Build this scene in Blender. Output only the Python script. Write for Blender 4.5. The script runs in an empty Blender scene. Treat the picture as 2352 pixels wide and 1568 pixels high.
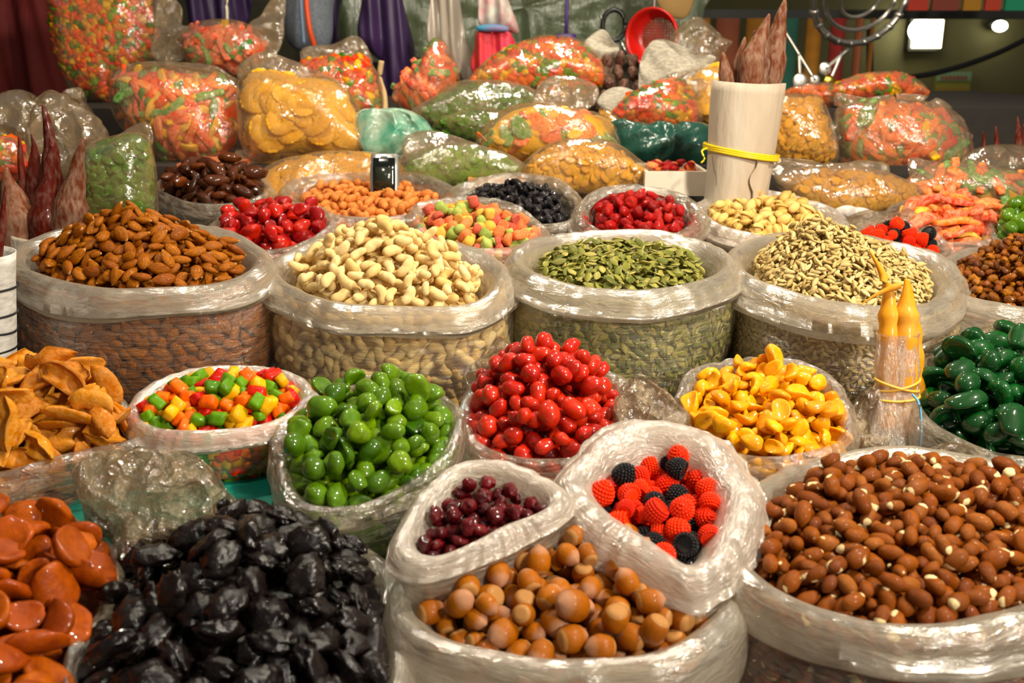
import bpy, math, random, colorsys
import numpy as np
from mathutils import Matrix, Vector

# ------------------------------------------------------------------ camera, world, lights, exposure
W, HGT, F = 2352, 1568, 2300.0
CAMZ = 1.5
HORIZON = 110.0
PITCH = math.atan((HGT / 2 - HORIZON) / F)
SP, CP = math.sin(PITCH), math.cos(PITCH)
scene = bpy.context.scene
COL = scene.collection
cam_d = bpy.data.cameras.new('camera'); cam = bpy.data.objects.new('camera', cam_d); COL.objects.link(cam)
cam.location = (0, 0, CAMZ); cam.rotation_euler = (math.pi / 2 - PITCH, 0, 0)
cam_d.sensor_width = 36; cam_d.lens = F / W * 36; cam_d.clip_start = 0.02; cam_d.clip_end = 60
cam_d.dof.use_dof = True; cam_d.dof.focus_distance = 1.12; cam_d.dof.aperture_fstop = 8.0
scene.camera = cam

world = bpy.data.worlds.new('world'); scene.world = world; world.use_nodes = True
bg = world.node_tree.nodes['Background']; bg.inputs[0].default_value = (1.0, 0.93, 0.82, 1); bg.inputs[1].default_value = 0.11

def area_light(name, loc, target, size, power, col):
    l = bpy.data.lights.new(name, 'AREA'); l.shape = 'DISK'; l.size = size; l.energy = power; l.color = col
    o = bpy.data.objects.new(name, l); COL.objects.link(o); o.location = loc
    o.rotation_euler = (Vector(target) - Vector(loc)).to_track_quat('-Z', 'Y').to_euler()
    return o
area_light('overhead_light', (0.66, 0.72, CAMZ + 0.62), (0.25, 1.15, CAMZ - 0.3), 0.10, 14, (1.0, 0.89, 0.70))
area_light('overhead_light', (-0.45, 1.35, CAMZ + 0.85), (-0.3, 1.45, CAMZ - 0.3), 0.08, 6.5, (1.0, 0.89, 0.70))
area_light('overhead_light', (0.25, 2.0, CAMZ + 0.95), (0.1, 2.0, CAMZ - 0.3), 0.08, 9, (1.0, 0.89, 0.70))
area_light('overhead_light', (-0.10, 0.35, CAMZ + 0.95), (0.0, 0.9, CAMZ - 0.3), 0.05, 2.0, (1.0, 0.92, 0.78))  # weak unseen bulb added for sparkle on the glossy goods
area_light('front_fill_light', (1.40, -0.70, CAMZ + 0.75), (0.30, 1.2, CAMZ - 0.3), 0.30, 34, (1.0, 0.92, 0.78))  # unseen fill light added to brighten the fronts of the bags
scene.view_settings.view_transform = 'Standard'; scene.view_settings.look = 'None'
scene.view_settings.exposure = 0.40; scene.view_settings.gamma = 1.0
scene.view_settings.use_curve_mapping = False
scene.cycles.transparent_max_bounces = 24
scene.cycles.max_bounces = 8

# ------------------------------------------------------------------ helpers
rng = np.random.default_rng(7)
random.seed(7)

def P(px, py, d):
    a = (px - W / 2) / F; b = (py - HGT / 2) / F
    return np.array([d * a, d * (CP - b * SP), CAMZ + d * (-SP - b * CP)])
CAMP = np.array([0, 0, CAMZ])
def ray(px, py): return P(px, py, 1.0) - CAMP
def on_plane(px, py, o, n):
    r = ray(px, py); return CAMP + r * (np.dot(o - CAMP, n) / np.dot(r, n))

def lin(h):
    h = h.lstrip('#'); v = [int(h[i:i + 2], 16) / 255 for i in (0, 2, 4)]
    return tuple(x / 12.92 if x <= .04045 else ((x + .055) / 1.055) ** 2.4 for x in v) + (1,)

class NZ:                                   # smooth sum-of-sines noise, about -1..1
    def __init__(s, seed, freq, n=9):
        r = np.random.default_rng(seed); d = r.normal(size=(n, 3)); d /= np.linalg.norm(d, axis=1)[:, None]
        s.k = d * freq * r.uniform(.6, 1.6, n)[:, None]; s.ph = r.uniform(0, 6.28, n); s.n = n
    def __call__(s, p): return np.sin(p @ s.k.T + s.ph).sum(-1) / math.sqrt(s.n) * .8
    def ridge(s, p): return (1 - 2 * np.abs(np.sin(p @ s.k.T + s.ph))).sum(-1) / math.sqrt(s.n)

def mk_mesh(name, V, Fc, mat=None, smooth=True, lco=None):
    me = bpy.data.meshes.new(name)
    V = np.asarray(V, dtype=np.float32)
    if isinstance(Fc, tuple):
        idx, tot = Fc
    else:
        tot = np.array([len(f) for f in Fc], dtype=np.int32); idx = np.concatenate([np.asarray(f) for f in Fc]).astype(np.int32)
    me.vertices.add(len(V)); me.vertices.foreach_set('co', V.ravel())
    me.loops.add(len(idx)); me.loops.foreach_set('vertex_index', idx.astype(np.int32))
    me.polygons.add(len(tot)); st = np.zeros(len(tot), np.int32); st[1:] = np.cumsum(tot)[:-1]
    me.polygons.foreach_set('loop_start', st); me.polygons.foreach_set('loop_total', tot.astype(np.int32))
    me.polygons.foreach_set('use_smooth', np.full(len(tot), smooth))
    if lco is not None:
        at = me.attributes.new('lco', 'FLOAT_VECTOR', 'POINT'); at.data.foreach_set('vector', np.asarray(lco, np.float32).ravel())
    me.update(calc_edges=True); me.validate()
    if mat: me.materials.append(mat)
    return me

def link(name, me, parent=None, loc=None):
    o = bpy.data.objects.new(name, me); COL.objects.link(o)
    if parent is not None: o.parent = parent
    if loc is not None: o.location = loc
    return o
def tag(o, label, cat, group=None, kind=None):
    o['label'] = label; o['category'] = cat
    if group: o['group'] = group
    if kind: o['kind'] = kind
    return o
def thing(name, label, cat, loc, group=None):
    e = bpy.data.objects.new(name, None); COL.objects.link(e); e.location = tuple(loc); e.empty_display_size = .02
    return tag(e, label, cat, group)
def part(name, V, Fc, mat, root, smooth=True, parent=None, label=None, cuv=None):
    # V in world space; stored relative to the thing's base
    V = np.asarray(V, float) - np.array(root.location)
    o = link(name, mk_mesh(name, V, Fc, mat, smooth, cuv), parent or root)
    if label: o['label'] = label
    return o

def grid_faces(K, N, wrap=True, flip=False):
    i, j = np.meshgrid(np.arange(K - 1), np.arange(N if wrap else N - 1), indexing='ij')
    j2 = (j + 1) % N
    q = np.stack([i * N + j, i * N + j2, (i + 1) * N + j2, (i + 1) * N + j], -1).reshape(-1, 4)
    if flip: q = q[:, ::-1]
    return (q.ravel().astype(np.int32), np.full(len(q), 4, np.int32))
def join(parts):
    Vs, idx, tot, off = [], [], [], 0
    for V, Fc in parts:
        if not isinstance(Fc, tuple): Fc = (np.concatenate([np.asarray(f) for f in Fc]).astype(np.int32), np.array([len(f) for f in Fc], np.int32))
        Vs.append(np.asarray(V, float)); idx.append(Fc[0] + off); tot.append(Fc[1]); off += len(V)
    return np.concatenate(Vs), (np.concatenate(idx), np.concatenate(tot))

# --- base shapes (verts, faces)
def lathe(xs, rs, sy=1., sz=1., seg=12, cen=None, sq=1.):
    """spindle along x with closed ends; cen: centre line points; rs radii"""
    th = (np.arange(seg) + (.5 if sq != 1 else 0)) / seg * 2 * math.pi; V = []; ct, sn = [np.sign(f(th)) * np.abs(f(th)) ** sq for f in (np.cos, np.sin)]; xs = np.asarray(xs, float); n = len(xs)
    C = np.stack([xs, 0 * xs, 0 * xs], 1) if cen is None else np.asarray(cen, float)
    T = np.gradient(C, axis=0); T /= np.linalg.norm(T, axis=1)[:, None] + 1e-12
    for i in range(n):
        t = T[i]; up = np.array([0, 0, 1.]) if abs(t[2]) < .9 else np.array([0, 1., 0])
        b = np.cross(up, t); b /= np.linalg.norm(b); c = np.cross(t, b)
        V.append(C[i] + rs[i] * (ct[:, None] * b * sy + sn[:, None] * c * sz))
    V = np.concatenate(V); idx, tot = grid_faces(n, seg)
    V = np.concatenate([V, C[:1], C[-1:]]); a = len(V) - 2; b_ = len(V) - 1
    tri = [(a, (j + 1) % seg, j) for j in range(seg)] + [(b_, (n - 1) * seg + j, (n - 1) * seg + (j + 1) % seg) for j in range(seg)]
    idx = np.concatenate([idx, np.array(tri).ravel()]).astype(np.int32); tot = np.concatenate([tot, np.full(len(tri), 3)]).astype(np.int32)
    return V, (idx, tot)
def ell(n=9): t = np.linspace(-1, 1, n + 2)[1:-1]; t = np.sin(t * math.pi / 2 * .985); return t, np.sqrt(np.maximum(0, 1 - t * t))
def ball(a, b, c, seg=12, n=8, lump=0, freq=1.5, seed=0, ridge=0, rf=3, pinch=0):
    x, r = ell(n); V, Fc = lathe(x, r, seg=seg)
    if pinch: V[:, 1:] *= (1 - pinch * np.clip(V[:, :1], 0, 1) ** 2)
    d = np.zeros(len(V))
    if lump: d = d + lump * NZ(seed, freq)(V)
    if ridge: d = d + ridge * NZ(seed + 50, rf, 7).ridge(V)
    V = V * (1 + d)[:, None]
    return V * np.array([a, b, c]), Fc
def rbox(a, b, c, r=.3, n=4, lump=0, seed=0):
    P_, Fs = [], []; t = np.linspace(-1, 1, n)
    for ax in range(3):
        for s in (-1, 1):
            o = len(P_) * n * n
            g = np.zeros((n, n, 3)); g[..., ax] = s; g[..., (ax + 1) % 3] = t[:, None] * s; g[..., (ax + 2) % 3] = t[None, :]
            P_.append(g.reshape(-1, 3))
            for i in range(n - 1):
                for j in range(n - 1): Fs.append((o + i * n + j, o + (i + 1) * n + j, o + (i + 1) * n + j + 1, o + i * n + j + 1))
    V = np.concatenate(P_); key = {}; mp = np.zeros(len(V), int); out = []
    for i, v in enumerate(np.round(V, 4)):
        k = tuple(v)
        if k not in key: key[k] = len(out); out.append(V[i])
        mp[i] = key[k]
    V = np.array(out); Fs = [tuple(mp[list(f)]) for f in Fs]
    h = np.array([a, b, c]); rr = r * h.min(); V = V * h; q = np.clip(V, -(h - rr), h - rr); dd = V - q
    V = q + dd / (np.linalg.norm(dd, axis=1)[:, None] + 1e-9) * rr
    if lump: V = V + lump * h.min() * np.stack([NZ(seed + k, 1.2 / h.max())(V) for k in range(3)], 1)
    return V, Fs
def wbox(lo, hi):
    lo, hi = np.array(lo, float), np.array(hi, float)
    V = np.array([[x, y, z] for x in (lo[0], hi[0]) for y in (lo[1], hi[1]) for z in (lo[2], hi[2])])
    return V, [(0, 1, 3, 2), (4, 6, 7, 5), (0, 4, 5, 1), (2, 3, 7, 6), (0, 2, 6, 4), (1, 5, 7, 3)]
def tube(pts, r, seg=8, rs=None):
    pts = np.asarray(pts, float); n = len(pts)
    return lathe(np.arange(n), np.full(n, r) if rs is None else np.asarray(rs) , seg=seg, cen=pts)
def spline(pts, n=40, closed=False):
    p = np.asarray(pts, float); m = len(p); out = []
    cnt = m if closed else m - 1
    for k in range(n):
        t = k / (n if closed else n - 1) * cnt; i = min(int(t), cnt - 1); f = t - i
        g = lambda q: p[q % m] if closed else p[min(max(q, 0), m - 1)]
        a, b, c, d = g(i - 1), g(i), g(i + 1), g(i + 2)
        out.append(.5 * (2 * b + (c - a) * f + (2 * a - 5 * b + 4 * c - d) * f * f + (3 * b - a - 3 * c + d) * f ** 3))
    return np.array(out)

# ------------------------------------------------------------------ materials
def new_mat(name):
    m = bpy.data.materials.new(name); m.use_nodes = True; nt = m.node_tree
    for n in list(nt.nodes): nt.nodes.remove(n)
    return m, nt
def nd(nt, t, **kw):
    n = nt.nodes.new(t)
    for k, v in kw.items(): setattr(n, k, v)
    return n
def math_n(nt, op, a, b=None, clamp=False):
    n = nd(nt, 'ShaderNodeMath', operation=op, use_clamp=clamp)
    for i, v in enumerate((a, b)):
        if v is None: continue
        if isinstance(v, (int, float)): n.inputs[i].default_value = v
        else: nt.links.new(v, n.inputs[i])
    return n.outputs[0]
def mixc(nt, fac, a, b, blend='MIX'):
    n = nd(nt, 'ShaderNodeMix', data_type='RGBA', blend_type=blend)
    for s, v in ((n.inputs[0], fac), (n.inputs[6], a), (n.inputs[7], b)):
        if isinstance(v, (int, float)): s.default_value = v
        elif isinstance(v, tuple): s.default_value = v
        else: nt.links.new(v, s)
    return n.outputs[2]
def ramp(nt, fac, stops, interp='LINEAR'):
    n = nd(nt, 'ShaderNodeValToRGB'); cr = n.color_ramp; cr.interpolation = interp
    while len(cr.elements) < len(stops): cr.elements.new(.5)
    for e, (p, c) in zip(cr.elements, stops): e.position = p; e.color = c
    nt.links.new(fac, n.inputs[0]); return n.outputs[0]
def noise(nt, vec, scale, detail=3, w=None, ntype='FBM', rough=.55, dist=0):
    n = nd(nt, 'ShaderNodeTexNoise', noise_dimensions='4D' if w is not None else '3D', noise_type=ntype)
    n.inputs['Scale'].default_value = scale; n.inputs['Detail'].default_value = detail; n.inputs['Roughness'].default_value = rough
    n.inputs['Distortion'].default_value = dist
    nt.links.new(vec, n.inputs['Vector'])
    if w is not None: nt.links.new(w, n.inputs['W'])
    return n.outputs[0]
def vscale(nt, v, s):
    n = nd(nt, 'ShaderNodeMapping'); n.inputs['Scale'].default_value = s; nt.links.new(v, n.inputs[0]); return n.outputs[0]

def sat(c, f=1.12):
    h, s_, v = colorsys.rgb_to_hsv(*c[:3]); return colorsys.hsv_to_rgb(h, min(1, s_ * f), v) + (1,)
def food(name, cols, rough=.45, coat=0., sss=0., col2=None, amt=.5, ns=2.5, bs=6., bstr=.3, bd=.001, stretch=(1, 1, 1), island=True, hook=None, const=False, spec=.14, sheen=0, crough=.04):
    m, nt = new_mat(name)
    oi = nd(nt, 'ShaderNodeObjectInfo').outputs['Random']
    if island:
        gi = nd(nt, 'ShaderNodeNewGeometry').outputs['Random Per Island']
        rnd = math_n(nt, 'FRACT', math_n(nt, 'ADD', oi, gi))
    else: rnd = oi
    rw = math_n(nt, 'MULTIPLY', rnd, 50.)
    lco = nd(nt, 'ShaderNodeAttribute', attribute_name='lco').outputs['Vector']
    cs = [sat(lin(c)) for c in cols]; k = len(cs)
    if k == 1: cs = cs * 2; k = 2
    col = ramp(nt, rnd, [((i / k) if const else i / (k - 1), c) for i, c in enumerate(cs)], 'CONSTANT' if const else 'LINEAR')
    sv = vscale(nt, lco, stretch)
    if col2:
        f = noise(nt, sv, ns, 4, rw); f = ramp(nt, f, [(.38, (0, 0, 0, 1)), (.68, (amt, amt, amt, 1))])
        col = mixc(nt, f, col, lin(col2))
    if hook: col = hook(nt, lco, rnd, rw, col)
    b = nd(nt, 'ShaderNodeBsdfPrincipled'); nt.links.new(col, b.inputs['Base Color'])
    b.inputs['Roughness'].default_value = rough; b.inputs['Coat Weight'].default_value = coat; b.inputs['Coat Roughness'].default_value = crough
    b.inputs['Specular IOR Level'].default_value = spec
    if sheen: b.inputs['Sheen Weight'].default_value = sheen
    if sss:
        b.inputs['Subsurface Weight'].default_value = sss; b.inputs['Subsurface Radius'].default_value = (.9, 1, .3) if 'green' in name else (1, .4, .2); b.inputs['Subsurface Scale'].default_value = .006
    if bstr:
        bp = nd(nt, 'ShaderNodeBump'); bp.inputs['Strength'].default_value = bstr; bp.inputs['Distance'].default_value = bd
        nt.links.new(noise(nt, sv, bs, 4, rw), bp.inputs['Height']); nt.links.new(bp.outputs[0], b.inputs['Normal']); (nt.links.new(bp.outputs[0], b.inputs['Coat Normal']) if crough > .06 else None)
    o = nd(nt, 'ShaderNodeOutputMaterial'); nt.links.new(b.outputs[0], o.inputs[0]); return m

def film(name, opacity, tint='#d8d0c2', rough=.16, wr=30., bump=.6, stretch=(1, 1, 1), gloss=.10, trans=.5, dirt=0., bd=.004, clear=(.97, .96, .94, 1), vary=.6, arc=False, crink=0., ridge=.55):
    """thin polythene: partly clear, partly milky, with creased glossy surface"""
    m, nt = new_mat(name)
    tc = nd(nt, 'ShaderNodeAttribute', attribute_name='lco').outputs['Vector'] if arc else nd(nt, 'ShaderNodeTexCoord').outputs['Object']; oi = math_n(nt, 'MULTIPLY', nd(nt, 'ShaderNodeObjectInfo').outputs['Random'], 40.)
    sv = vscale(nt, tc, stretch)
    n1 = noise(nt, sv, wr, 3, oi, 'RIDGED_MULTIFRACTAL', .5, .6)
    n2 = noise(nt, sv, wr * 2.3, 4, oi, 'FBM', .6, 1.2)
    h = math_n(nt, 'ADD', math_n(nt, 'MULTIPLY', n1, ridge), n2)
    if crink:
        vo = nd(nt, 'ShaderNodeTexVoronoi', voronoi_dimensions='3D'); vo.inputs['Scale'].default_value = crink; vo.inputs['Randomness'].default_value = 1.
        dv = nd(nt, 'ShaderNodeVectorMath', operation='ADD'); nz_ = nd(nt, 'ShaderNodeTexNoise'); nz_.inputs['Scale'].default_value = crink * .5; nt.links.new(sv, nz_.inputs['Vector'])
        sc_ = nd(nt, 'ShaderNodeVectorMath', operation='SCALE'); nt.links.new(nz_.outputs['Color'], sc_.inputs[0]); sc_.inputs['Scale'].default_value = .6 / crink * 2
        nt.links.new(sv, dv.inputs[0]); nt.links.new(sc_.outputs[0], dv.inputs[1]); nt.links.new(dv.outputs[0], vo.inputs['Vector'])
        h = math_n(nt, 'ADD', h, math_n(nt, 'MULTIPLY', vo.outputs['Distance'], 1.4))
    bp = nd(nt, 'ShaderNodeBump'); bp.inputs['Strength'].default_value = bump; bp.inputs['Distance'].default_value = bd; nt.links.new(h, bp.inputs['Height'])
    N = bp.outputs[0]
    col = lin(tint)
    if dirt:
        f = ramp(nt, noise(nt, tc, 28, 6, oi, 'FBM', .7), [(.56, (0, 0, 0, 1)), (.75, (dirt, dirt, dirt, 1))]); col = mixc(nt, f, col, lin('#6b4a2a'))
    D = nd(nt, 'ShaderNodeBsdfDiffuse'); T = nd(nt, 'ShaderNodeBsdfTranslucent'); X = nd(nt, 'ShaderNodeBsdfTransparent'); G = nd(nt, 'ShaderNodeBsdfGlossy')
    for b in (D, T):
        if isinstance(col, tuple): b.inputs[0].default_value = col
        else: nt.links.new(col, b.inputs[0])
        nt.links.new(N, b.inputs['Normal'])
    X.inputs[0].default_value = clear; G.inputs['Roughness'].default_value = rough; nt.links.new(N, G.inputs['Normal'])
    m1 = nd(nt, 'ShaderNodeMixShader'); m1.inputs[0].default_value = trans; nt.links.new(D.outputs[0], m1.inputs[1]); nt.links.new(T.outputs[0], m1.inputs[2])
    m2 = nd(nt, 'ShaderNodeMixShader')
    lo, hi = max(0, opacity * (1 - vary)), min(1, opacity * (1 + vary))
    op = ramp(nt, n2, [(.3, (lo, lo, lo, 1)), (.7, (hi, hi, hi, 1))]); nt.links.new(op, m2.inputs[0])
    nt.links.new(X.outputs[0], m2.inputs[1]); nt.links.new(m1.outputs[0], m2.inputs[2])
    fr = nd(nt, 'ShaderNodeFresnel'); fr.inputs[0].default_value = 1.5; nt.links.new(N, fr.inputs[1])
    gf = math_n(nt, 'MINIMUM', math_n(nt, 'ADD', math_n(nt, 'MULTIPLY', fr.outputs[0], .45), gloss - .03, True), .36)
    m3 = nd(nt, 'ShaderNodeMixShader'); nt.links.new(gf, m3.inputs[0]); nt.links.new(m2.outputs[0], m3.inputs[1]); nt.links.new(G.outputs[0], m3.inputs[2])
    o = nd(nt, 'ShaderNodeOutputMaterial'); nt.links.new(m3.outputs[0], o.inputs[0]); return m

def plain(name, col, rough=.6, metal=0., col2=None, ns=8., bstr=0., bs=30., emit=None, es=0., coat=0., stretch=(1, 1, 1), amt=.7, bd=.003, trans=0.):
    m, nt = new_mat(name); b = nd(nt, 'ShaderNodeBsdfPrincipled'); tc = nd(nt, 'ShaderNodeTexCoord').outputs['Object']; sv = vscale(nt, tc, stretch)
    if col2:
        f = ramp(nt, noise(nt, sv, ns, 5), [(.35, (0, 0, 0, 1)), (.7, (amt, amt, amt, 1))]); nt.links.new(mixc(nt, f, lin(col), lin(col2)), b.inputs['Base Color'])
    else: b.inputs['Base Color'].default_value = lin(col)
    b.inputs['Roughness'].default_value = rough; b.inputs['Metallic'].default_value = metal; b.inputs['Coat Weight'].default_value = coat
    b.inputs['Transmission Weight'].default_value = trans
    if emit: b.inputs['Emission Color'].default_value = lin(emit); b.inputs['Emission Strength'].default_value = es
    if bstr:
        bp = nd(nt, 'ShaderNodeBump'); bp.inputs['Strength'].default_value = bstr; bp.inputs['Distance'].default_value = bd
        nt.links.new(noise(nt, sv, bs, 4), bp.inputs['Height']); nt.links.new(bp.outputs[0], b.inputs['Normal'])
    o = nd(nt, 'ShaderNodeOutputMaterial'); nt.links.new(b.outputs[0], o.inputs[0]); return m

MF = {}
MF['wall'] = film('clear_bag_film', .14, '#ddd2bf', .10, 26, .9, (.5, 3.2, 1), .08, .4, vary=1.0, bd=.006, arc=True)
MF['clear'] = film('glass_clear_film', .05, '#ddd2bf', .08, 20, .7, (.5, 3.2, 1), .06, .4, vary=.9, bd=.004, arc=True)
MF['cuff'] = film('milky_cuff_film', .60, '#d2c5b0', .22, 22, .55, (.55, 2.6, 1), .06, .5, dirt=.5, vary=.35, bd=.004, arc=True)
MF['white'] = film('white_cuff_film', .74, '#e6d8c8', .20, 34, .65, (.6, 2., 1), .07, .45, dirt=.4, vary=.25, bd=.004, arc=True)
MF['thin'] = film('thin_cuff_film', .32, '#d6c5ac', .13, 30, .8, (.7, 2., 1), .08, .45, dirt=.3, vary=.7, bd=.005, arc=True, crink=40)
MF['pouch'] = film('pouch_film', .22, '#d2b27e', .10, 12, .8, (1, 1, 1), .07, .45, vary=.8, bd=.006, crink=16)
MF['flap'] = film('flap_film', .30, '#ccb086', .12, 12, .7, (1, 1, 1), .08, .5, vary=.6, bd=.008, crink=14)
MF['crumple'] = film('crumpled_film', .46, '#d8bf98', .11, 30, 1.0, (1, 1, 1), .16, .45, dirt=.25, vary=.6, bd=.016, crink=55)

# ------------------------------------------------------------------ kinds of goods
class Kind:
    def __init__(s, name, label, cat, group, shapes, mat, sa, limit=300, w=1.):
        s.name, s.label, s.cat, s.group, s.mat, s.sa, s.limit, s.w = name, label, cat, group, mat, sa, limit, w
        s.shapes = []
        for V, Fc in shapes:
            if not isinstance(Fc, tuple): Fc = (np.concatenate([np.asarray(f) for f in Fc]).astype(np.int32), np.array([len(f) for f in Fc], np.int32))
            s.shapes.append((np.asarray(V, float), Fc, np.asarray(V, float) / max(sa)))
        s.mesh = [None] * len(s.shapes)
    def me(s, i):
        if s.mesh[i] is None: V, Fc, l = s.shapes[i]; s.mesh[i] = mk_mesh(s.name, V, Fc, s.mat, True, l)
        return s.mesh[i]

def rot_from(n):                             # rotation taking +z to n
    return np.array(Vector((0, 0, 1)).rotation_difference(Vector(n)).to_matrix())
def rz(a): c, s = math.cos(a), math.sin(a); return np.array([[c, -s, 0], [s, c, 0], [0, 0, 1]])
def rx(a): c, s = math.cos(a), math.sin(a); return np.array([[1, 0, 0], [0, c, -s], [0, s, c]])
def ry(a): c, s = math.cos(a), math.sin(a); return np.array([[c, 0, s], [0, 1, 0], [-s, 0, c]])

def pile(kinds, Rf, target, tilt=.35, roll=.6, layer=2.2, seed=1, nmax=3000, sink=.88, stop=.7, edge=.5, tries=5, grow=.12, yaw=None):
    """drop pieces one by one into a height map until the heap reaches its target surface; returns placements"""
    r = np.random.default_rng(seed); a = max(max(k.sa) for k in kinds); c = min(min(k.sa) for k in kinds)
    th = np.linspace(0, 2 * math.pi, 200); ext = max(Rf(th)) * 1.08
    g = max(c * .42, ext / 130); n = int(2 * ext / g) + 1
    ax = (np.arange(n) - n // 2) * g; U, V = np.meshgrid(ax, ax, indexing='ij')
    RR = Rf(np.arctan2(V, U)); rad = np.hypot(U, V); rho = rad / RR
    T = target(U, V, np.minimum(rho, 1.)); H = T - layer * 2 * c; H[rho > 1.0] = T[rho > 1.0] + .4 * c
    ok = (RR - rad) > edge * a * .8
    okn = max(ok.sum(), 1); Gx, Gy = np.gradient(T, g); owner = np.full(H.shape, -1); out = []
    wts = np.array([k.w for k in kinds]); wts = wts / wts.sum()
    while len(out) < nmax:
        D = np.where(ok, T - H, -1); cand = np.flatnonzero(D > stop * c)
        if len(cand) < .035 * okn: break
        ki = r.choice(len(kinds), p=wts); k = kinds[ki]; sc = 1 + grow * r.normal() ; sc = min(max(sc, .75), 1.3)
        sa = np.array(k.sa) * sc; best = None
        for q in r.choice(cand, tries):
            i, j = divmod(q, n); gx = float(np.clip(Gx[i, j], -.9, .9)); gy = float(np.clip(Gy[i, j], -.9, .9))
            y0 = r.uniform(0, 6.283) if yaw is None else yaw + r.normal() * .5
            R_ = rot_from((-gx, -gy, 1)) @ rz(y0) @ ry(r.normal() * tilt) @ rx(r.normal() * roll)
            s2 = (sa * sink) ** 2; Qi = R_ @ np.diag(s2) @ R_.T; Q = R_ @ np.diag(1 / s2) @ R_.T
            ex, ey = int(math.sqrt(Qi[0, 0]) / g) + 1, int(math.sqrt(Qi[1, 1]) / g) + 1
            i0, i1, j0, j1 = max(i - ex, 0), min(i + ex + 1, n), max(j - ey, 0), min(j + ey + 1, n)
            X = U[i0:i1, j0:j1] - U[i, j]; Y = V[i0:i1, j0:j1] - V[i, j]
            bq = Q[0, 2] * X + Q[1, 2] * Y; cq = Q[0, 0] * X * X + 2 * Q[0, 1] * X * Y + Q[1, 1] * Y * Y - 1
            disc = bq * bq - Q[2, 2] * cq; m = disc > 0
            if not m.any(): continue
            sq = np.sqrt(np.where(m, disc, 0)); lo = (-bq - sq) / Q[2, 2]; hi = (-bq + sq) / Q[2, 2]
            z = np.where(m, H[i0:i1, j0:j1] - lo, -9).max()
            score = z - T[i, j] + .25 * c * r.random()
            if best is None or score < best[0]: best = (score, i, j, R_, z, (i0, i1, j0, j1), m, hi)
        if best is None: continue
        _, i, j, R_, z, (i0, i1, j0, j1), m, hi = best
        top = z + hi; sub = H[i0:i1, j0:j1]; up = m & (top > sub); sub[up] = top[up]; owner[i0:i1, j0:j1][up] = len(out)
        if not up.any(): H[i, j] += .3 * c
        out.append([k, r.integers(len(k.shapes)), R_, np.array([U[i, j], V[i, j], z]), sc, 0])
    cnt = np.bincount(owner[owner >= 0], minlength=len(out)) if out else []
    for o, v in zip(out, cnt): o[5] = int(v)
    return [o for o in out if o[5] > 0]

def place(pl, O, B):
    """placements in local frame -> list of (kind, shape, 3x3 world incl scale, world pos, visible)"""
    return [(k, si, (B @ R_) * sc, O + B @ p, vis) for k, si, R_, p, sc, vis in pl]

# ------------------------------------------------------------------ open bag with turned-down cuff
def ellipse_px(cx, cy, a, b, rot=0, n=28):
    t = np.arange(n) / n * 2 * math.pi; c, s = math.cos(math.radians(rot)), math.sin(math.radians(rot))
    x, y = a * np.cos(t), b * np.sin(t); return [(cx + c * u - s * v, cy + s * u + c * v) for u, v in zip(x, y)]

NT = 232
def frame_plane(outline, d, n, u=np.array([1., 0, 0])):
    o = np.array(outline); c = (o.min(0) + o.max(0)) / 2; O = P(c[0], c[1], d)
    n = n / np.linalg.norm(n); u = u - n * np.dot(u, n); u /= np.linalg.norm(u); v = np.cross(n, u); B = np.stack([u, v, n], 1)
    W3 = np.array([on_plane(x, y, O, n) for x, y in o]); q = (W3 - O) @ B
    O = O + B @ np.array([q[:, 0].mean() * .0 + (q[:, 0].max() + q[:, 0].min()) / 2, (q[:, 1].max() + q[:, 1].min()) / 2, 0]); q = (W3 - O) @ B
    sm = spline(q[:, :2], 400, True); an = np.arctan2(sm[:, 1], sm[:, 0]); rr = np.hypot(sm[:, 0], sm[:, 1]); od = np.argsort(an)
    an, rr = an[od], rr[od]
    Rf = lambda t: np.interp(((np.asarray(t) + math.pi) % (2 * math.pi)) - math.pi, an, rr, period=2 * math.pi)
    return O, B, Rf

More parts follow.
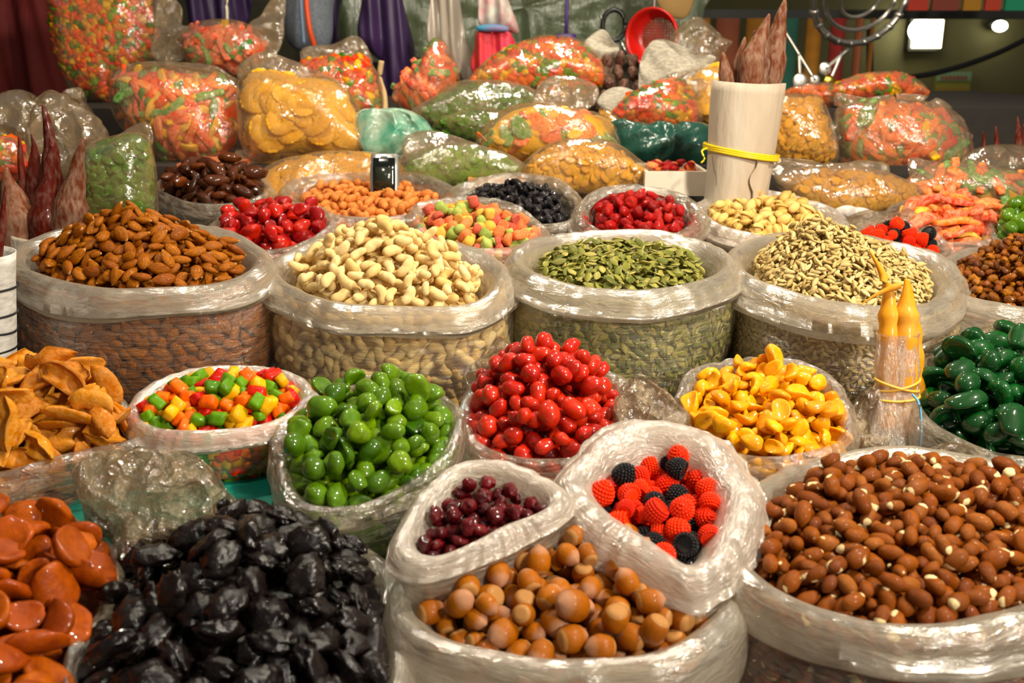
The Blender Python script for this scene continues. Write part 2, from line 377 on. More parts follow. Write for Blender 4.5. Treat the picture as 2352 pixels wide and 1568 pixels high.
def open_bag(name, label, outline, d, tilt, zb, kinds, heap=.02, peak=(0, 0), kpow=1.6, sunk=.008, roll=.02, drop=.03, cuff='cuff', wall='wall', stuff=None,
             side=True, bulge=.03, base=.86, pk={}, seed=1, wob=.003, roll_side=0., inner=.05, cat='bag', limit=None, sidegap=1.0, side_mat=None, cuff_label=None, flare=.75, inset=.62):
    t = math.radians(tilt); n = np.array([math.sin(math.radians(roll_side)), -math.sin(t), math.cos(t)])
    O, B, Rf = frame_plane(outline, d, n); th = np.arange(NT) / NT * 2 * math.pi; R0 = Rf(th)
    dirs = np.stack([np.cos(th), np.sin(th)], 1); nz = NZ(seed, 38, 12); nf = NZ(seed + 3, 110, 12)
    prof = [(-1., -inner), (-.92, -inner * .5), (-.72, -.45 * roll), (-.45, -.02 * roll), (-.12, .22 * roll), (.15, .22 * roll), (.42, .02 * roll), (.62, -.3 * roll),
            (flare, -.5 * roll - drop * .3), (flare + .02, -drop * .7), (flare - .05, -drop), (flare - .2, -drop - .002), (flare - .3, -drop + .004)]
    rc = np.random.default_rng(seed + 31); ks = rc.integers(5, 34, 11); phs = rc.uniform(0, 6.28, 11); sl = rc.uniform(-.3, .3, 11)
    rings = []
    for i, (o, h) in enumerate(prof):
        q = np.zeros((NT, 3)); r = R0 + o * roll; q[:, :2] = dirs * r[:, None]; q[:, 2] = h
        w = nz(q + i * .004) * wob + nf(q * np.array([1, 1, .5])) * wob * .35
        q[:, :2] += dirs * w[:, None] * (1 if i > 1 else .5); q[:, 2] += nz(q[:, [1, 2, 0]] + 5) * wob * (1.0 if 2 < i else .4)
        cr = (1 - 2 * np.abs(np.sin(.5 * ks[:, None] * th[None] + phs[:, None] + sl[:, None] * i))).sum(0) / 3.3 * wob * .26 * (.4 + .6 * np.sin(2 * th + seed) ** 2)
        q[:, :2] += dirs * (cr * (1 if i > 2 else .4))[:, None]; q[:, 2] += cr * .7 * (1 if i > 1 else .2)
        if i >= 9: q[:, 2] += nz(q[:, [2, 0, 1]] * .6 + 9) * wob * 1.5
        rings.append(O + q @ B.T)
    cuffV = np.concatenate(rings)
    # wall: from under the cuff straight down to the shelf
    top = np.zeros((NT, 3)); top[:, :2] = dirs * (R0 + .30 * roll)[:, None]; top[:, 2] = -drop * .35; top = O + top @ B.T
    cxy = O[:2] - np.array([0, 0])
    S = [0, .12, .25, .4, .55, .7, .82, .91, .97, 1., 1.]; body = []
    for i, s in enumerate(S):
        f = 1 + (base - 1) * s ** 2.5 + bulge * math.sin(math.pi * min(1, s * 1.1)) - (.06 if i >= 9 else 0) - (.9 - .06 if i == 10 else 0)
        p = top.copy(); cc = p[:, :2].mean(0); p[:, :2] = cc + (p[:, :2] - cc) * f; p[:, 2] = top[:, 2] * (1 - s) + zb * s
        dv = p[:, :2] - cc; dv /= np.linalg.norm(dv, axis=1)[:, None]
        if 0 < i < 9: p[:, :2] += dv * (nz(p * np.array([.6, .6, 1.4])) * wob * .9 + NZ(seed + 9, 160, 10)(p * np.array([.35, .35, 1.])) * wob * .3)[:, None]
        body.append(p)
    bodyV = np.concatenate(body)
    root = thing(name, label, cat, (O[0], O[1], zb))
    arc = np.cumsum(np.linalg.norm(np.roll(top, -1, 0) - top, axis=1)); arc = np.abs(arc - arc[-1] / 2)
    wl = np.array([[(a_, s_ * (O[2] - zb), seed * .7) for a_ in arc] for s_ in S]).reshape(-1, 3)
    pl_ = np.cumsum([0] + [math.hypot((prof[i][0] - prof[i - 1][0]) * roll, prof[i][1] - prof[i - 1][1]) for i in range(1, len(prof))])
    cl = np.array([[(a_, s_, seed * .37) for a_ in arc] for s_ in pl_]).reshape(-1, 3)
    part('bag_wall', bodyV, grid_faces(len(S), NT), MF[wall], root, cuv=wl)
    part('rolled_cuff', cuffV, grid_faces(len(prof), NT), MF[cuff], root, label=cuff_label, cuv=cl)
    if not kinds: return root
    # contents
    Ri = lambda a: Rf(a) - inset * roll
    csz = max(min(k.sa) for k in kinds); lower = .9 * csz
    pu, pv = peak[0], peak[1]
    def target(U, V, rho):
        an = np.arctan2(V, U); R_ = Ri(an); pc = np.array([pu, pv])
        # distance measured from the peak
        x, y = U / R_, V / R_; m = np.clip(np.hypot(x, y), 0, 1)
        dx, dy = x - pu, y - pv; dd = np.hypot(dx, dy)
        # fraction of the way from peak to the unit circle
        A = dx * dx + dy * dy + 1e-9; Bq = dx * pu + dy * pv; Cq = pu * pu + pv * pv - 1
        tq = (-Bq + np.sqrt(np.maximum(Bq * Bq - A * Cq, 0))) / A; fr = np.clip(1 / np.maximum(tq, 1e-6), 0, 1)
        return -sunk - lower + heap * (1 - fr ** kpow)
    pl = pile(kinds, Ri, target, seed=seed, **pk); items = place(pl, O, B)
    k0 = kinds[0]; cmin = min(min(k.sa) for k in kinds)
    # core under the pieces
    RH = [0., .3, .55, .75, .9, .98]; core = []
    lay = pk.get('layer', 2.2)
    for rh in RH:
        q = np.zeros((48, 3)); tt = np.arange(48) / 48 * 2 * math.pi; rr = Ri(tt) * max(rh, 1e-3)
        q[:, 0] = np.cos(tt) * rr; q[:, 1] = np.sin(tt) * rr; q[:, 2] = target(q[:, 0], q[:, 1], np.full(48, rh)) - lay * 1.5 * cmin - .001
        core.append(O + q @ B.T)
    extra = [(np.concatenate(core), grid_faces(len(RH), 48))]
    stuff_items = []
    if side:
        r = np.random.default_rng(seed + 77); inset = cmin * 1.1
        rowh = sidegap * (sorted(max(kinds, key=lambda k: max(k.sa)).sa)[1]) * 1.5
        height = top[:, 2].mean() - zb; rows = max(1, int(height / rowh)); BV = np.array(body)
        per = np.linalg.norm(np.diff(top, axis=0), axis=1).sum(); colw = sidegap * max(k0.sa) * 1.5; cols = int(per / colw)
        wts = np.array([k.w for k in kinds]); wts = wts / wts.sum()
        for a_ in range(rows + 1):
            for b_ in range(cols):
                s = (a_ + .5 * r.random()) / (rows + .5); tt = (b_ + .5 * (a_ % 2) + .5 * r.random()) / cols * NT
                s = min(max(s, .01), .93); si = np.searchsorted(S, s) ; si = min(max(si, 1), 9); f = (s - S[si - 1]) / max(S[si] - S[si - 1], 1e-6)
                j = int(tt) % NT; p = BV[si - 1, j] * (1 - f) + BV[si, j] * f
                jn = (j + 1) % NT; tv = BV[si, jn] - BV[si, j]; nn = np.cross(tv, np.array([0, 0, 1.])); nn /= np.linalg.norm(nn) + 1e-9
                if nn[1] > .2: continue
                k = kinds[r.choice(len(kinds), p=wts)]; sc = r.uniform(.85, 1.12)
                R_ = rot_from(nn) @ rz(r.uniform(0, 6.28)) @ ry(r.normal() * .15) @ rx(r.normal() * .3)
                stuff_items.append((k, r.integers(len(k.shapes)), R_ * sc, p - nn * (k.sa[2] * (1.35 + .5 * r.random()) + .0012), 0))
        inner_rings = []
        for i in range(0, 10):
            p = body[i].copy(); cc = p[:, :2].mean(0); dv = p[:, :2] - cc; L = np.linalg.norm(dv, axis=1)[:, None]; p[:, :2] = cc + dv * (1 - (2.7 * cmin + .0015) / L); inner_rings.append(p)
        extra.append((np.concatenate(inner_rings), grid_faces(10, NT)))
    emit_split(items, stuff_items, stuff, kinds, extra, limit)
    return root

def emit_split(items, side_items, stuff, kinds, extra, limit):
    nm, lb, ct, mt = stuff
    # side pieces always join the stuff mesh
    class _K: pass
    parts = []
    for it in side_items: parts.append(((it[0].shapes[it[1]][0] @ it[2].T) + it[3], it[0].shapes[it[1]][1], it[0].shapes[it[1]][2]))
    byk = {}
    for it in items: byk.setdefault(id(it[0]), []).append(it)
    for L in byk.values():
        L.sort(key=lambda t: -t[4]); k = L[0][0]; lim = k.limit if limit is None else limit
        for t in L[:lim]:
            o = bpy.data.objects.new(k.name, k.me(t[1])); COL.objects.link(o)
            o.matrix_basis = Matrix([list(t[2][i]) + [t[3][i]] for i in range(3)] + [[0, 0, 0, 1]]); tag(o, k.label, k.cat, k.group)
        for t in L[lim:]: parts.append(((t[0].shapes[t[1]][0] @ t[2].T) + t[3], t[0].shapes[t[1]][1], t[0].shapes[t[1]][2]))
    for V, Fc in extra: parts.append((V, Fc, np.asarray(V) * 60))
    V, Fc = join([(p[0], p[1]) for p in parts]); L = np.concatenate([p[2] for p in parts])
    org = V.mean(0); org[2] = V[:, 2].min()
    o = link(nm, mk_mesh(nm, V - org, Fc, mt, True, L), None, tuple(org)); tag(o, lb, ct, kind='stuff')

# ------------------------------------------------------------------ filled pouch / crumpled film / hanging cloth: an inflated outline with real thickness
def pillow_surface(outline, d, lean, thick, back=None, grow=1., nth=96, nr=12, exp=2.4, yawdeg=0):
    l = math.radians(lean); y = math.radians(yawdeg)
    n = np.array([math.sin(y) * math.cos(l), -math.cos(y) * math.cos(l), math.sin(l)])
    O, B, Rf = frame_plane(outline, d, n)
    th = np.arange(nth) / nth * 2 * math.pi; R0 = Rf(th) * grow
    def h(rho): return thick * np.power(np.maximum(1 - np.power(rho, exp), 0), .5)
    return O, B, Rf, th, R0, h
def pillow_mesh(outline, d, lean, thick, grow=1., nth=96, nr=12, exp=2.4, amp=0., freq=30, seed=1, ridge=0., yawdeg=0, fold=0., foldf=60, back=.7):
    O, B, Rf, th, R0, h = pillow_surface(outline, d, lean, thick, grow=grow, nth=nth, exp=exp, yawdeg=yawdeg)
    rh = np.sin(np.linspace(0, math.pi / 2, nr)); rings = []
    for s, rr in ((1, rh), (-back, rh[::-1][1:])):
        for r in rr:
            q = np.zeros((nth, 3)); q[:, 0] = np.cos(th) * R0 * max(r, 1e-3); q[:, 1] = np.sin(th) * R0 * max(r, 1e-3); q[:, 2] = s * h(r) + (.0015 * s)
            rings.append(q)
    Q = np.concatenate(rings)
    dsp = np.zeros(len(Q))
    if amp: dsp += amp * NZ(seed, freq, 10)(Q)
    if ridge: dsp += ridge * NZ(seed + 5, freq * 1.3, 7).ridge(Q)
    if fold: dsp += fold * (np.sin(Q[:, 0] * foldf + 1.5 * NZ(seed, 6)(Q)) + .5 * np.sin(Q[:, 0] * foldf * 2.3 + Q[:, 1] * 8))
    Q[:, 2] += dsp * np.sign(Q[:, 2] + 1e-9) if not fold else dsp
    if amp or ridge:
        e = NZ(seed + 8, freq * .7, 8)(Q) * (amp + ridge) * .9; rad = np.hypot(Q[:, 0], Q[:, 1]) + 1e-6
        Q[:, :2] += Q[:, :2] / rad[:, None] * (e * np.minimum(1, rad / (.3 * R0.max())))[:, None]
    return O + Q @ B.T, grid_faces(len(rings), nth), O, B, Rf, h

def pouch(name, label, outline, d, lean, thick, kinds, stuff, film_outline=None, flap=None, seed=1, pk={}, limit=None, cat='bag', yawdeg=0, exp=2.6, filmkey='pouch', flapkey='flap', gap=.007, corein=3.):
    t = thick; V, Fc, O, B, Rf, h = pillow_mesh(outline, d, lean, t + gap, grow=1.09, amp=.003, freq=45, seed=seed, ridge=.0015, exp=exp, yawdeg=yawdeg)
    z0 = V[:, 2].min(); root = thing(name, label, cat, (O[0], O[1], z0))
    part('bag_film', V, Fc, MF[filmkey], root)
    if flap:
        for fo in (flap if isinstance(flap[0], list) else [flap]):
            V2, F2, *_ = pillow_mesh(fo, d + .005, lean, .010, amp=.004, freq=35, seed=seed + 4, ridge=.004, nth=72, nr=9, yawdeg=yawdeg)
            part('bag_top', V2, F2, MF[flapkey], root)
    if kinds:
        Ri = lambda a: Rf(a) * .97
        cm = min(min(k.sa) for k in kinds)
        target = lambda U, V_, rho: t * np.power(np.maximum(1 - np.power(rho, exp), 0), .5) - .002 - 1.6 * cm
        pl = pile(kinds, Ri, target, seed=seed, **pk)
        for o_ in pl:                                    # the film presses the pieces flat
            sa_ = np.array(o_[0].sa) * o_[4]; M_ = o_[2] @ np.diag(sa_ ** 2) @ o_[2].T; q_ = o_[3]; an_ = math.atan2(q_[1], q_[0]); rr_ = math.hypot(q_[0], q_[1]) + .55 * math.sqrt(max(M_[0, 0], M_[1, 1]))
            hh = (t + gap) * math.sqrt(max(1 - min(rr_ / (float(Rf(an_)) * 1.09), 1) ** exp, 0)) - .004; q_[2] = min(q_[2], hh - math.sqrt(M_[2, 2]))
        items = place(pl, O, B)
        Vc, Fcc, *_ = pillow_mesh(outline, d, lean, max(t - corein * cm, t * .45), grow=.985 if corein < 2 else .95, nth=64, nr=9, exp=exp, yawdeg=yawdeg)
        emit_split(items, [], stuff, kinds, [(Vc, Fcc)], limit)
    return root

def lump_thing(name, label, cat, outline, d, lean, thick, mat, seed=1, pname=None, **kw):
    V, Fc, O, B, Rf, h = pillow_mesh(outline, d, lean, thick, seed=seed, **kw)
    org = np.array([O[0], O[1], V[:, 2].min()])
    o = link(name, mk_mesh(name, V - org, Fc, mat), None, tuple(org)); return tag(o, label, cat)
# ------------------------------------------------------------------ the setting
def struct(name, V, Fc, mat, smooth=False):
    V = np.asarray(V, float); org = np.array([V[:, 0].mean(), V[:, 1].mean(), V[:, 2].min()])
    o = link(name, mk_mesh(name, V - org, Fc, mat, smooth), None, tuple(org)); o['kind'] = 'structure'; return o
M_floor = plain('concrete_floor', '#5b564c', .85, col2='#403c34', ns=3, bstr=.3, bs=20)
M_wall = plain('dark_back_wall', '#4a4436', .85, col2='#39402f', ns=2.5, bstr=.2, bs=12)
M_hall = plain('olive_hall_wall', '#726c42', .8, col2='#5c5936', ns=1.2, bstr=.1)
M_beam = plain('dark_beam_paint', '#23241f', .55, col2='#33342c', ns=6)
struct('floor', *wbox((-6, -2, -.1), (9, 11, 0)), M_floor)
struct('wall_back', *wbox((-4, 3.3, 0), (.50, 3.4, 3.2)), M_wall)
struct('wall_hall', *wbox((.2, 7.44, 0), (9, 7.54, 4.6)), M_hall)
struct('wall_left', *wbox((-4.1, .5, 0), (-4, 3.4, 3.2)), M_wall)
struct('trim_1', *wbox((.49, 3.25, 0), (.56, 3.36, 2.6)), M_beam)
bz = CAMZ + (HORIZON - 42) / F * 4.1 * 1.0
struct('trim_2', *wbox((.6, 4.1, bz - .012), (4.2, 4.16, bz + .022)), M_beam)

# tiered display stand under a teal tarpaulin
M_tarp = plain('teal_tarpaulin', '#0f8f7c', .45, col2='#0a6a5c', ns=9, bstr=.5, bs=14, bd=.01)
ZA, ZB, ZD, ZE, ZF, ZG = [CAMZ - v for v in (.58, .41, .30, .26, .20, .12)]
M_cloth = plain('dark_table_cloth', '#2a221b', .8, col2='#1c1712', ns=9, bstr=.4, bs=40)
lev = [('lowest front', .25, .80, ZA), ('second', .80, 1.34, ZB), ('third', 1.34, 1.53, ZD), ('fourth', 1.53, 1.78, ZE), ('fifth', 1.78, 2.12, ZF), ('highest rear', 2.12, 3.0, ZG)]
for nm_, y0, y1, z in lev:
    V, Fc = wbox((-1.25, y0, .0), (1.35, y1 - .001, z)); org = np.array([.05, (y0 + y1) / 2, 0]); o = link('display_tier', mk_mesh('display_tier', V - org, Fc, M_cloth, False), None, tuple(org))
    tag(o, f'{nm_} dark cloth-covered tier of the stall under the bags', 'stand', 'tiers of the stall')
def PY(px, py, Y):
    r = ray(px, py); return CAMP + r * (Y / r[1])
struct('trim_4', *wbox((-1.6, 2.52, CAMZ + .46), (1.6, 2.55, CAMZ + .49)), M_beam)
# ------------------------------------------------------------------ goods: shapes and materials
def almond_shape(a, b, c, seed):
    x = np.array([-1, -.93, -.75, -.45, -.1, .25, .55, .8, .94]); r = np.array([.12, .42, .72, .94, 1., .9, .66, .36, .12])
    V, Fc = lathe(x, r, seg=12); V = V * np.array([a, b, c]); V *= (1 + .04 * NZ(seed, 2 / a)(V))[:, None]
    V[:, 1] += .08 * b * np.sin(V[:, 0] / a * 2 + seed); return V, Fc
def cashew_shape(s, seed, span=2.5):
    r = np.random.default_rng(seed); t = np.linspace(-.5, .5, 11); an = t * span * r.uniform(.85, 1.1); Rr = .0085 * s
    cen = np.stack([Rr * np.sin(an), Rr * (1 - np.cos(an)) - .004 * s, 0 * an], 1)
    rad = .0052 * s * np.sqrt(np.maximum(1 - (np.abs(t) * 1.96) ** 3.2, .03)) * (1 + .18 * t)
    V, Fc = lathe(t, rad, sy=1.0, sz=.86, seg=10, cen=cen); return V, Fc
def seed_shape(a, b, c, seg=8):
    x = np.array([-1, -.8, -.4, .1, .55, .85, 1.]); r = np.array([.1, .55, .92, 1., .72, .35, .06]); V, Fc = lathe(x, r, seg=seg); return V * np.array([a, b, c]), Fc
def peanut_shape(a, b, seed):
    x = np.array([-.98, -.88, -.6, -.2, .2, .55, .82, 1.]); r = np.array([.25, .55, .9, 1., .98, .82, .5, .1]); V, Fc = lathe(x, r, seg=12)
    V = V * np.array([a, b, b]); V *= (1 + .06 * NZ(seed, 2.2 / a)(V))[:, None]; return V, Fc
def hazel_shape(s, seed):
    x = np.array([-.86, -.84, -.74, -.5, -.15, .2, .55, .8, .93, 1.03]); r = np.array([.4, .55, .74, .93, 1.02, .98, .8, .52, .25, .05]); V, Fc = lathe(x, r, seg=16)
    V = V * s * np.array([1.16, .93, .9]); V *= (1 + .025 * NZ(seed, 2 / s)(V))[:, None]; return V, Fc
def pist_shape(s, seed):
    parts = []
    for sg in (1, -1):
        x, r = ell(8); V, Fc = lathe(x, r, seg=12); V = V * np.array([1, .72, .68]); V[:, 2] = np.maximum(V[:, 2], 0) ; 
        ang = .24; px = -.95; X = V[:, 0] - px; V2 = V.copy(); V2[:, 0] = px + X * math.cos(ang) - V[:, 2] * math.sin(ang); V2[:, 2] = X * math.sin(ang) + V[:, 2] * math.cos(ang)
        V2[:, 2] *= sg; parts.append((V2 * s, (Fc[0][::sg], Fc[1][::sg])))
    x, r = ell(6); V, Fc = lathe(x * .72, r * .5, seg=10); parts.append((V * s, Fc)); return join(parts)
def fold_disc(a, b, c, seed, fold=.5, seg=20, n=10):
    V, Fc = ball(a, b, c, seg, n, lump=.13, freq=2., seed=seed, ridge=.04, rf=3.5); r = np.random.default_rng(seed)
    x, y = V[:, 0] / a, V[:, 1] / b; V[:, 2] += c * fold * (x * x * r.uniform(-1, 1.4) + y * y * r.uniform(-1, 1.4) + x * y * r.uniform(-.8, .8)); rim = np.clip(np.hypot(x, y), 0, 1)
    V[:, 2] += c * .45 * np.sign(V[:, 2]) * (rim ** 4 - .35) * (1 - rim ** 8); return V, Fc
def prune_shape(a, b, c, seed): return ball(a, b, c, 26, 17, lump=.16, freq=2.4, seed=seed, ridge=.13, rf=5.)
def peach_half(a, b, c, seed):
    r = np.random.default_rng(seed); V, Fc = ball(a, b, c, 24, 16, lump=.12, freq=2., seed=seed, ridge=.055, rf=5.5); x, y = V[:, 0] / a, V[:, 1] / b
    f = r.uniform(1.2, 2.4); V[:, 2] += c * f * (np.abs(y) ** 1.5 - .4) + c * r.uniform(-.6, 1) * x * x; V[:, 1] *= (1 - .12 * f); return V, Fc
def curl_slice(L, w, t, seed):
    r = np.random.default_rng(seed); nu, nv = 16, 9; u = np.linspace(-1, 1, nu); v = np.linspace(-1, 1, nv); U, V = np.meshgrid(u, v, indexing='ij')
    wd = w * np.sqrt(np.maximum(1 - np.abs(U) ** 2.6, .02)); cu = r.uniform(.9, 1.9); an = V * cu
    y = wd * np.sin(an) / cu * 1.25; z = wd * (1 - np.cos(an)) / cu * 1.3; x = L * U
    z = z + L * .35 * r.uniform(-.5, 1) * U * U; y = y + L * .22 * r.uniform(-1, 1) * U * U
    p = np.stack([x, y, z], -1).reshape(-1, 3); N = NZ(seed, 3.2 / w, 10)(p)[:, None] * np.array([[.0, .15, .5]]) * t * 1.6
    p = p + N; tk = t * (np.maximum(1 - np.abs(U) ** 4, .1) * np.maximum(1 - np.abs(V) ** 6, .1)).reshape(-1, 1)
    nrm = np.stack([0 * an, -np.sin(an), np.cos(an)], -1).reshape(-1, 3); top = p + nrm * tk; bot = p - nrm * tk
    f1 = grid_faces(nu, nv, False, True); Vv = np.concatenate([top, bot]); m = len(top); idx = [f1[0], f1[0].reshape(-1, 4)[:, ::-1].ravel() + m]; tot = [f1[1], f1[1]]
    bd = [i * nv for i in range(nu)] + [(nu - 1) * nv + j for j in range(1, nv)] + [i * nv + nv - 1 for i in range(nu - 2, -1, -1)] + [j for j in range(nv - 2, 0, -1)]
    q = np.array([[bd[i], bd[(i + 1) % len(bd)], bd[(i + 1) % len(bd)] + m, bd[i] + m] for i in range(len(bd))]); idx.append(q.ravel()); tot.append(np.full(len(q), 4))
    return Vv - Vv.mean(0), (np.concatenate(idx).astype(np.int32), np.concatenate(tot).astype(np.int32))
def berry_shape(s):
    parts = []; x = np.array([-.8, -.75, -.4, 0, .4, .7, .85]); r = np.array([.55, .8, .92, .9, .72, .45, .15]); V, Fc = lathe(x, r, seg=14); parts.append((V * s * .95, Fc))
    rows = [(-.72, .80), (-.48, .9), (-.22, .93), (.04, .9), (.3, .8), (.53, .62), (.74, .38), (.86, .12)]
    bv, bf = ball(1, 1, 1, 6, 3)
    for i, (xx, rr) in enumerate(rows):
        n = max(1, int(round(2 * math.pi * rr / .26)))
        for j in range(n):
            a = 2 * math.pi * (j + .5 * (i % 2)) / n; parts.append((bv * s * .145 + s * np.array([xx, rr * math.cos(a), rr * math.sin(a)]), bf))
    return join(parts)
def dome_shape(s, h, seed):
    x = np.array([-.5, -.49, -.3, 0, .3, .5, .6]) ; r = np.array([.8, .95, 1., .97, .8, .48, .15]); V, Fc = lathe(x, r, seg=12); V = V[:, [1, 2, 0]] * np.array([s, s, h]); V *= (1 + .07 * NZ(seed, 2 / s)(V))[:, None]; return V, Fc
def strip_shape(L, w, t, seed, n=10):
    r = np.random.default_rng(seed); u = np.linspace(-1, 1, n); bz, by = r.uniform(-.25, .35), r.uniform(-.2, .2)
    cen = np.stack([L * u, L * by * u * u, L * bz * u * u + .12 * L * np.sin(u * 3 + seed)], 1); wr = 1 + .1 * np.sin(u * 4 + seed)
    V, Fc = lathe(u, w * wr * np.where(np.abs(u) > .99, .8, 1), sy=1, sz=t / w, seg=8, cen=cen, sq=.45); return V, Fc
def ring_shape(R_, t, seed):
    nu, nv = 36, 8; a = np.arange(nu) / nu * 2 * math.pi; b = np.arange(nv) / nv * 2 * math.pi; A, Bq = np.meshgrid(a, b, indexing='ij'); ri, ro = .12 * R_, R_
    mid, hw = (ri + ro) / 2, (ro - ri) / 2; rad = mid + hw * np.sign(np.cos(Bq)) * np.abs(np.cos(Bq)) ** .6; z = t * np.sign(np.sin(Bq)) * np.abs(np.sin(Bq)) ** .7 * (1 + .22 * np.cos(18 * A))
    rad = rad * (1 + .03 * np.sin(3 * A + seed) + .02 * np.cos(18 * A)); V = np.stack([rad * np.cos(A), rad * np.sin(A), z + .12 * R_ * np.sin(2 * A + seed) * (rad / R_) ** 2], -1).reshape(-1, 3)
    q = grid_faces(nu, nv)[0].reshape(-1, 4); i, j = np.meshgrid(np.arange(nu), np.arange(nv), indexing='ij'); q = np.stack([i * nv + j, ((i + 1) % nu) * nv + j, ((i + 1) % nu) * nv + (j + 1) % nv, i * nv + (j + 1) % nv], -1).reshape(-1, 4)
    return V, (q.ravel().astype(np.int32), np.full(len(q), 4, np.int32))

def sep(nt, v):
    n = nd(nt, 'ShaderNodeSeparateXYZ'); nt.links.new(v, n.inputs[0]); return n.outputs
def h_almond(nt, lco, rnd, rw, col):
    s = noise(nt, vscale(nt, lco, (1.2, 14, 14)), 1.4, 3, rw); f = ramp(nt, s, [(.42, (0, 0, 0, 1)), (.62, (.8, .8, .8, 1))]); col = mixc(nt, f, col, lin('#5c280a'))
    tip = ramp(nt, sep(nt, lco)[0], [(.80, (0, 0, 0, 1)), (.9, (.6, .6, .6, 1))]); return mixc(nt, tip, col, lin('#dcae74'))
def h_peanut(nt, lco, rnd, rw, col):
    s = noise(nt, vscale(nt, lco, (1.0, 7, 7)), 1.6, 3, rw); f = ramp(nt, s, [(.45, (0, 0, 0, 1)), (.65, (.5, .5, .5, 1))]); col = mixc(nt, f, col, lin('#5e2a10'))
    p = noise(nt, lco, .75, 1, rw); g = math_n(nt, 'ADD', p, math_n(nt, 'MULTIPLY', sep(nt, lco)[0], .13)); g = ramp(nt, g, [(.68, (0, 0, 0, 1)), (.695, (1, 1, 1, 1))]); return mixc(nt, g, col, lin('#ecd39c'))
def h_hazel(nt, lco, rnd, rw, col):
    x = sep(nt, lco)[0]; st = noise(nt, vscale(nt, lco, (.8, 8, 8)), 1.5, 3, rw); f = ramp(nt, st, [(.4, (0, 0, 0, 1)), (.7, (.45, .45, .45, 1))]); col = mixc(nt, f, col, lin('#6f3410'))
    t = ramp(nt, math_n(nt, 'ADD', x, math_n(nt, 'MULTIPLY', noise(nt, lco, 2, 3, rw), .35)), [(.55, (0, 0, 0, 1)), (1.15, (.5, .5, .5, 1))]); col = mixc(nt, t, col, lin('#bb937a'))
    b = ramp(nt, math_n(nt, 'MULTIPLY', x, -1.), [(.72, (0, 0, 0, 1)), (.78, (.9, .9, .9, 1))]); return mixc(nt, b, col, lin('#ab7a44'))
def h_pist(nt, lco, rnd, rw, col):
    z = math_n(nt, 'ABSOLUTE', sep(nt, lco)[2]); y = math_n(nt, 'ABSOLUTE', sep(nt, lco)[1])
    k = math_n(nt, 'MULTIPLY', math_n(nt, 'LESS_THAN', z, .34), math_n(nt, 'LESS_THAN', y, .5)); i = math_n(nt, 'LESS_THAN', z, .03)
    return mixc(nt, i, col, lin('#7d4a22'))
def h_seed(nt, lco, rnd, rw, col):
    y = math_n(nt, 'ABSOLUTE', sep(nt, lco)[1]); f = ramp(nt, y, [(.36, (0, 0, 0, 1)), (.5, (.8, .8, .8, 1))]); return mixc(nt, f, col, lin('#c9b873'))
def h_church(nt, lco, rnd, rw, col):
    f = ramp(nt, noise(nt, vscale(nt, lco, (3, 3, 1.2)), 4, 5, rw), [(.45, (0, 0, 0, 1)), (.70, (.5, .5, .5, 1))]); return mixc(nt, f, col, lin('#84665a'))

FM = {}
FM['almond'] = food('almond_skin', ['#a65c10', '#b86e1c', '#964e0c'], .42, .1, 0, bs=3, bstr=.9, stretch=(1, 9, 9), hook=h_almond, bd=.0008)
FM['cashew'] = food('cashew_kernel', ['#e0c690', '#ecd6a6', '#d8b87c'], .5, 0, .2, '#c99f5c', .45, 2.2, 5, .25, bd=.0006)
FM['pumpkin'] = food('pumpkin_kernel', ['#5f6432', '#77793c', '#8f8a4a', '#4c542c', '#a79d5e', '#6d6f38'], .42, .1, 0, bs=4, bstr=.2, hook=h_seed, bd=.0004)
FM['sunflower'] = food('sunflower_kernel', ['#b9a06c', '#cbb583', '#a48c5c', '#d8c594', '#c0a673'], .55, 0, .1, '#8f7a50', .5, 3, 6, .3, bd=.0004)
FM['peanut'] = food('peanut_skin', ['#7c4322', '#8c5028', '#6a361a', '#98603a'], .42, .08, 0, bs=3, bstr=.9, stretch=(1, 6, 6), hook=h_peanut, bd=.0008)
FM['peanut2'] = food('pale_peanut_skin', ['#c0713c', '#cf8450', '#b5632f'], .45, .1, .1, '#dd9c68', .6, 2, 4, .3, stretch=(1, 5, 5), bd=.0008)
FM['hazel'] = food('hazelnut_shell', ['#98561f', '#a8662c', '#854718'], .42, .08, 0, bs=4, bstr=.5, stretch=(1, 6, 6), hook=h_hazel, bd=.0006)
FM['pist'] = food('pistachio_shell', ['#d9b777', '#e3c588', '#cda767'], .45, 0, .1, island=False, hook=h_pist, bstr=.15)
FM['prune'] = food('prune_skin', ['#0c0807', '#120b0a', '#090607'], .5, .7, 0, '#170f0d', .5, 3, 4, .7, bd=.002, spec=.08, crough=.08)
FM['apricot'] = food('apricot_flesh', ['#9a4000', '#aa4c00', '#823400', '#b85a02'], .45, .4, .12, '#6e2400', .7, 1.8, 4, .6, bd=.0016)
FM['peach'] = food('dried_peach_flesh', ['#bf7418', '#cc8424', '#ad6210', '#c66e16'], .42, .1, .3, '#dba858', .5, 4.5, 8, .6, bd=.002)
FM['red'] = food('candied_cherry', ['#cc2408', '#ae1806', '#da320c', '#940e06'], .45, 1., .15, '#7a0604', .5, 1.6, 4, .2, bd=.0012)
FM['green'] = food('green_candied_fruit', ['#5a8004', '#507604', '#749408', '#30560a', '#668a04'], .45, 1., .35, '#2c4a06', .5, 1.6, 4, .2, bd=.0012)
FM['dgreen'] = food('dark_green_candied_fruit', ['#0a4214', '#083610', '#0e501a', '#062c0c'], .45, 1., .35, '#06280f', .5, 1.6, 4, .2, bd=.0012)
FM['yellow'] = food('yellow_candied_fruit', ['#e39a08', '#eeaa12', '#d88a06', '#f0b420'], .45, .8, .4, '#c47604', .5, 1.5, 4, .2, bd=.0012)
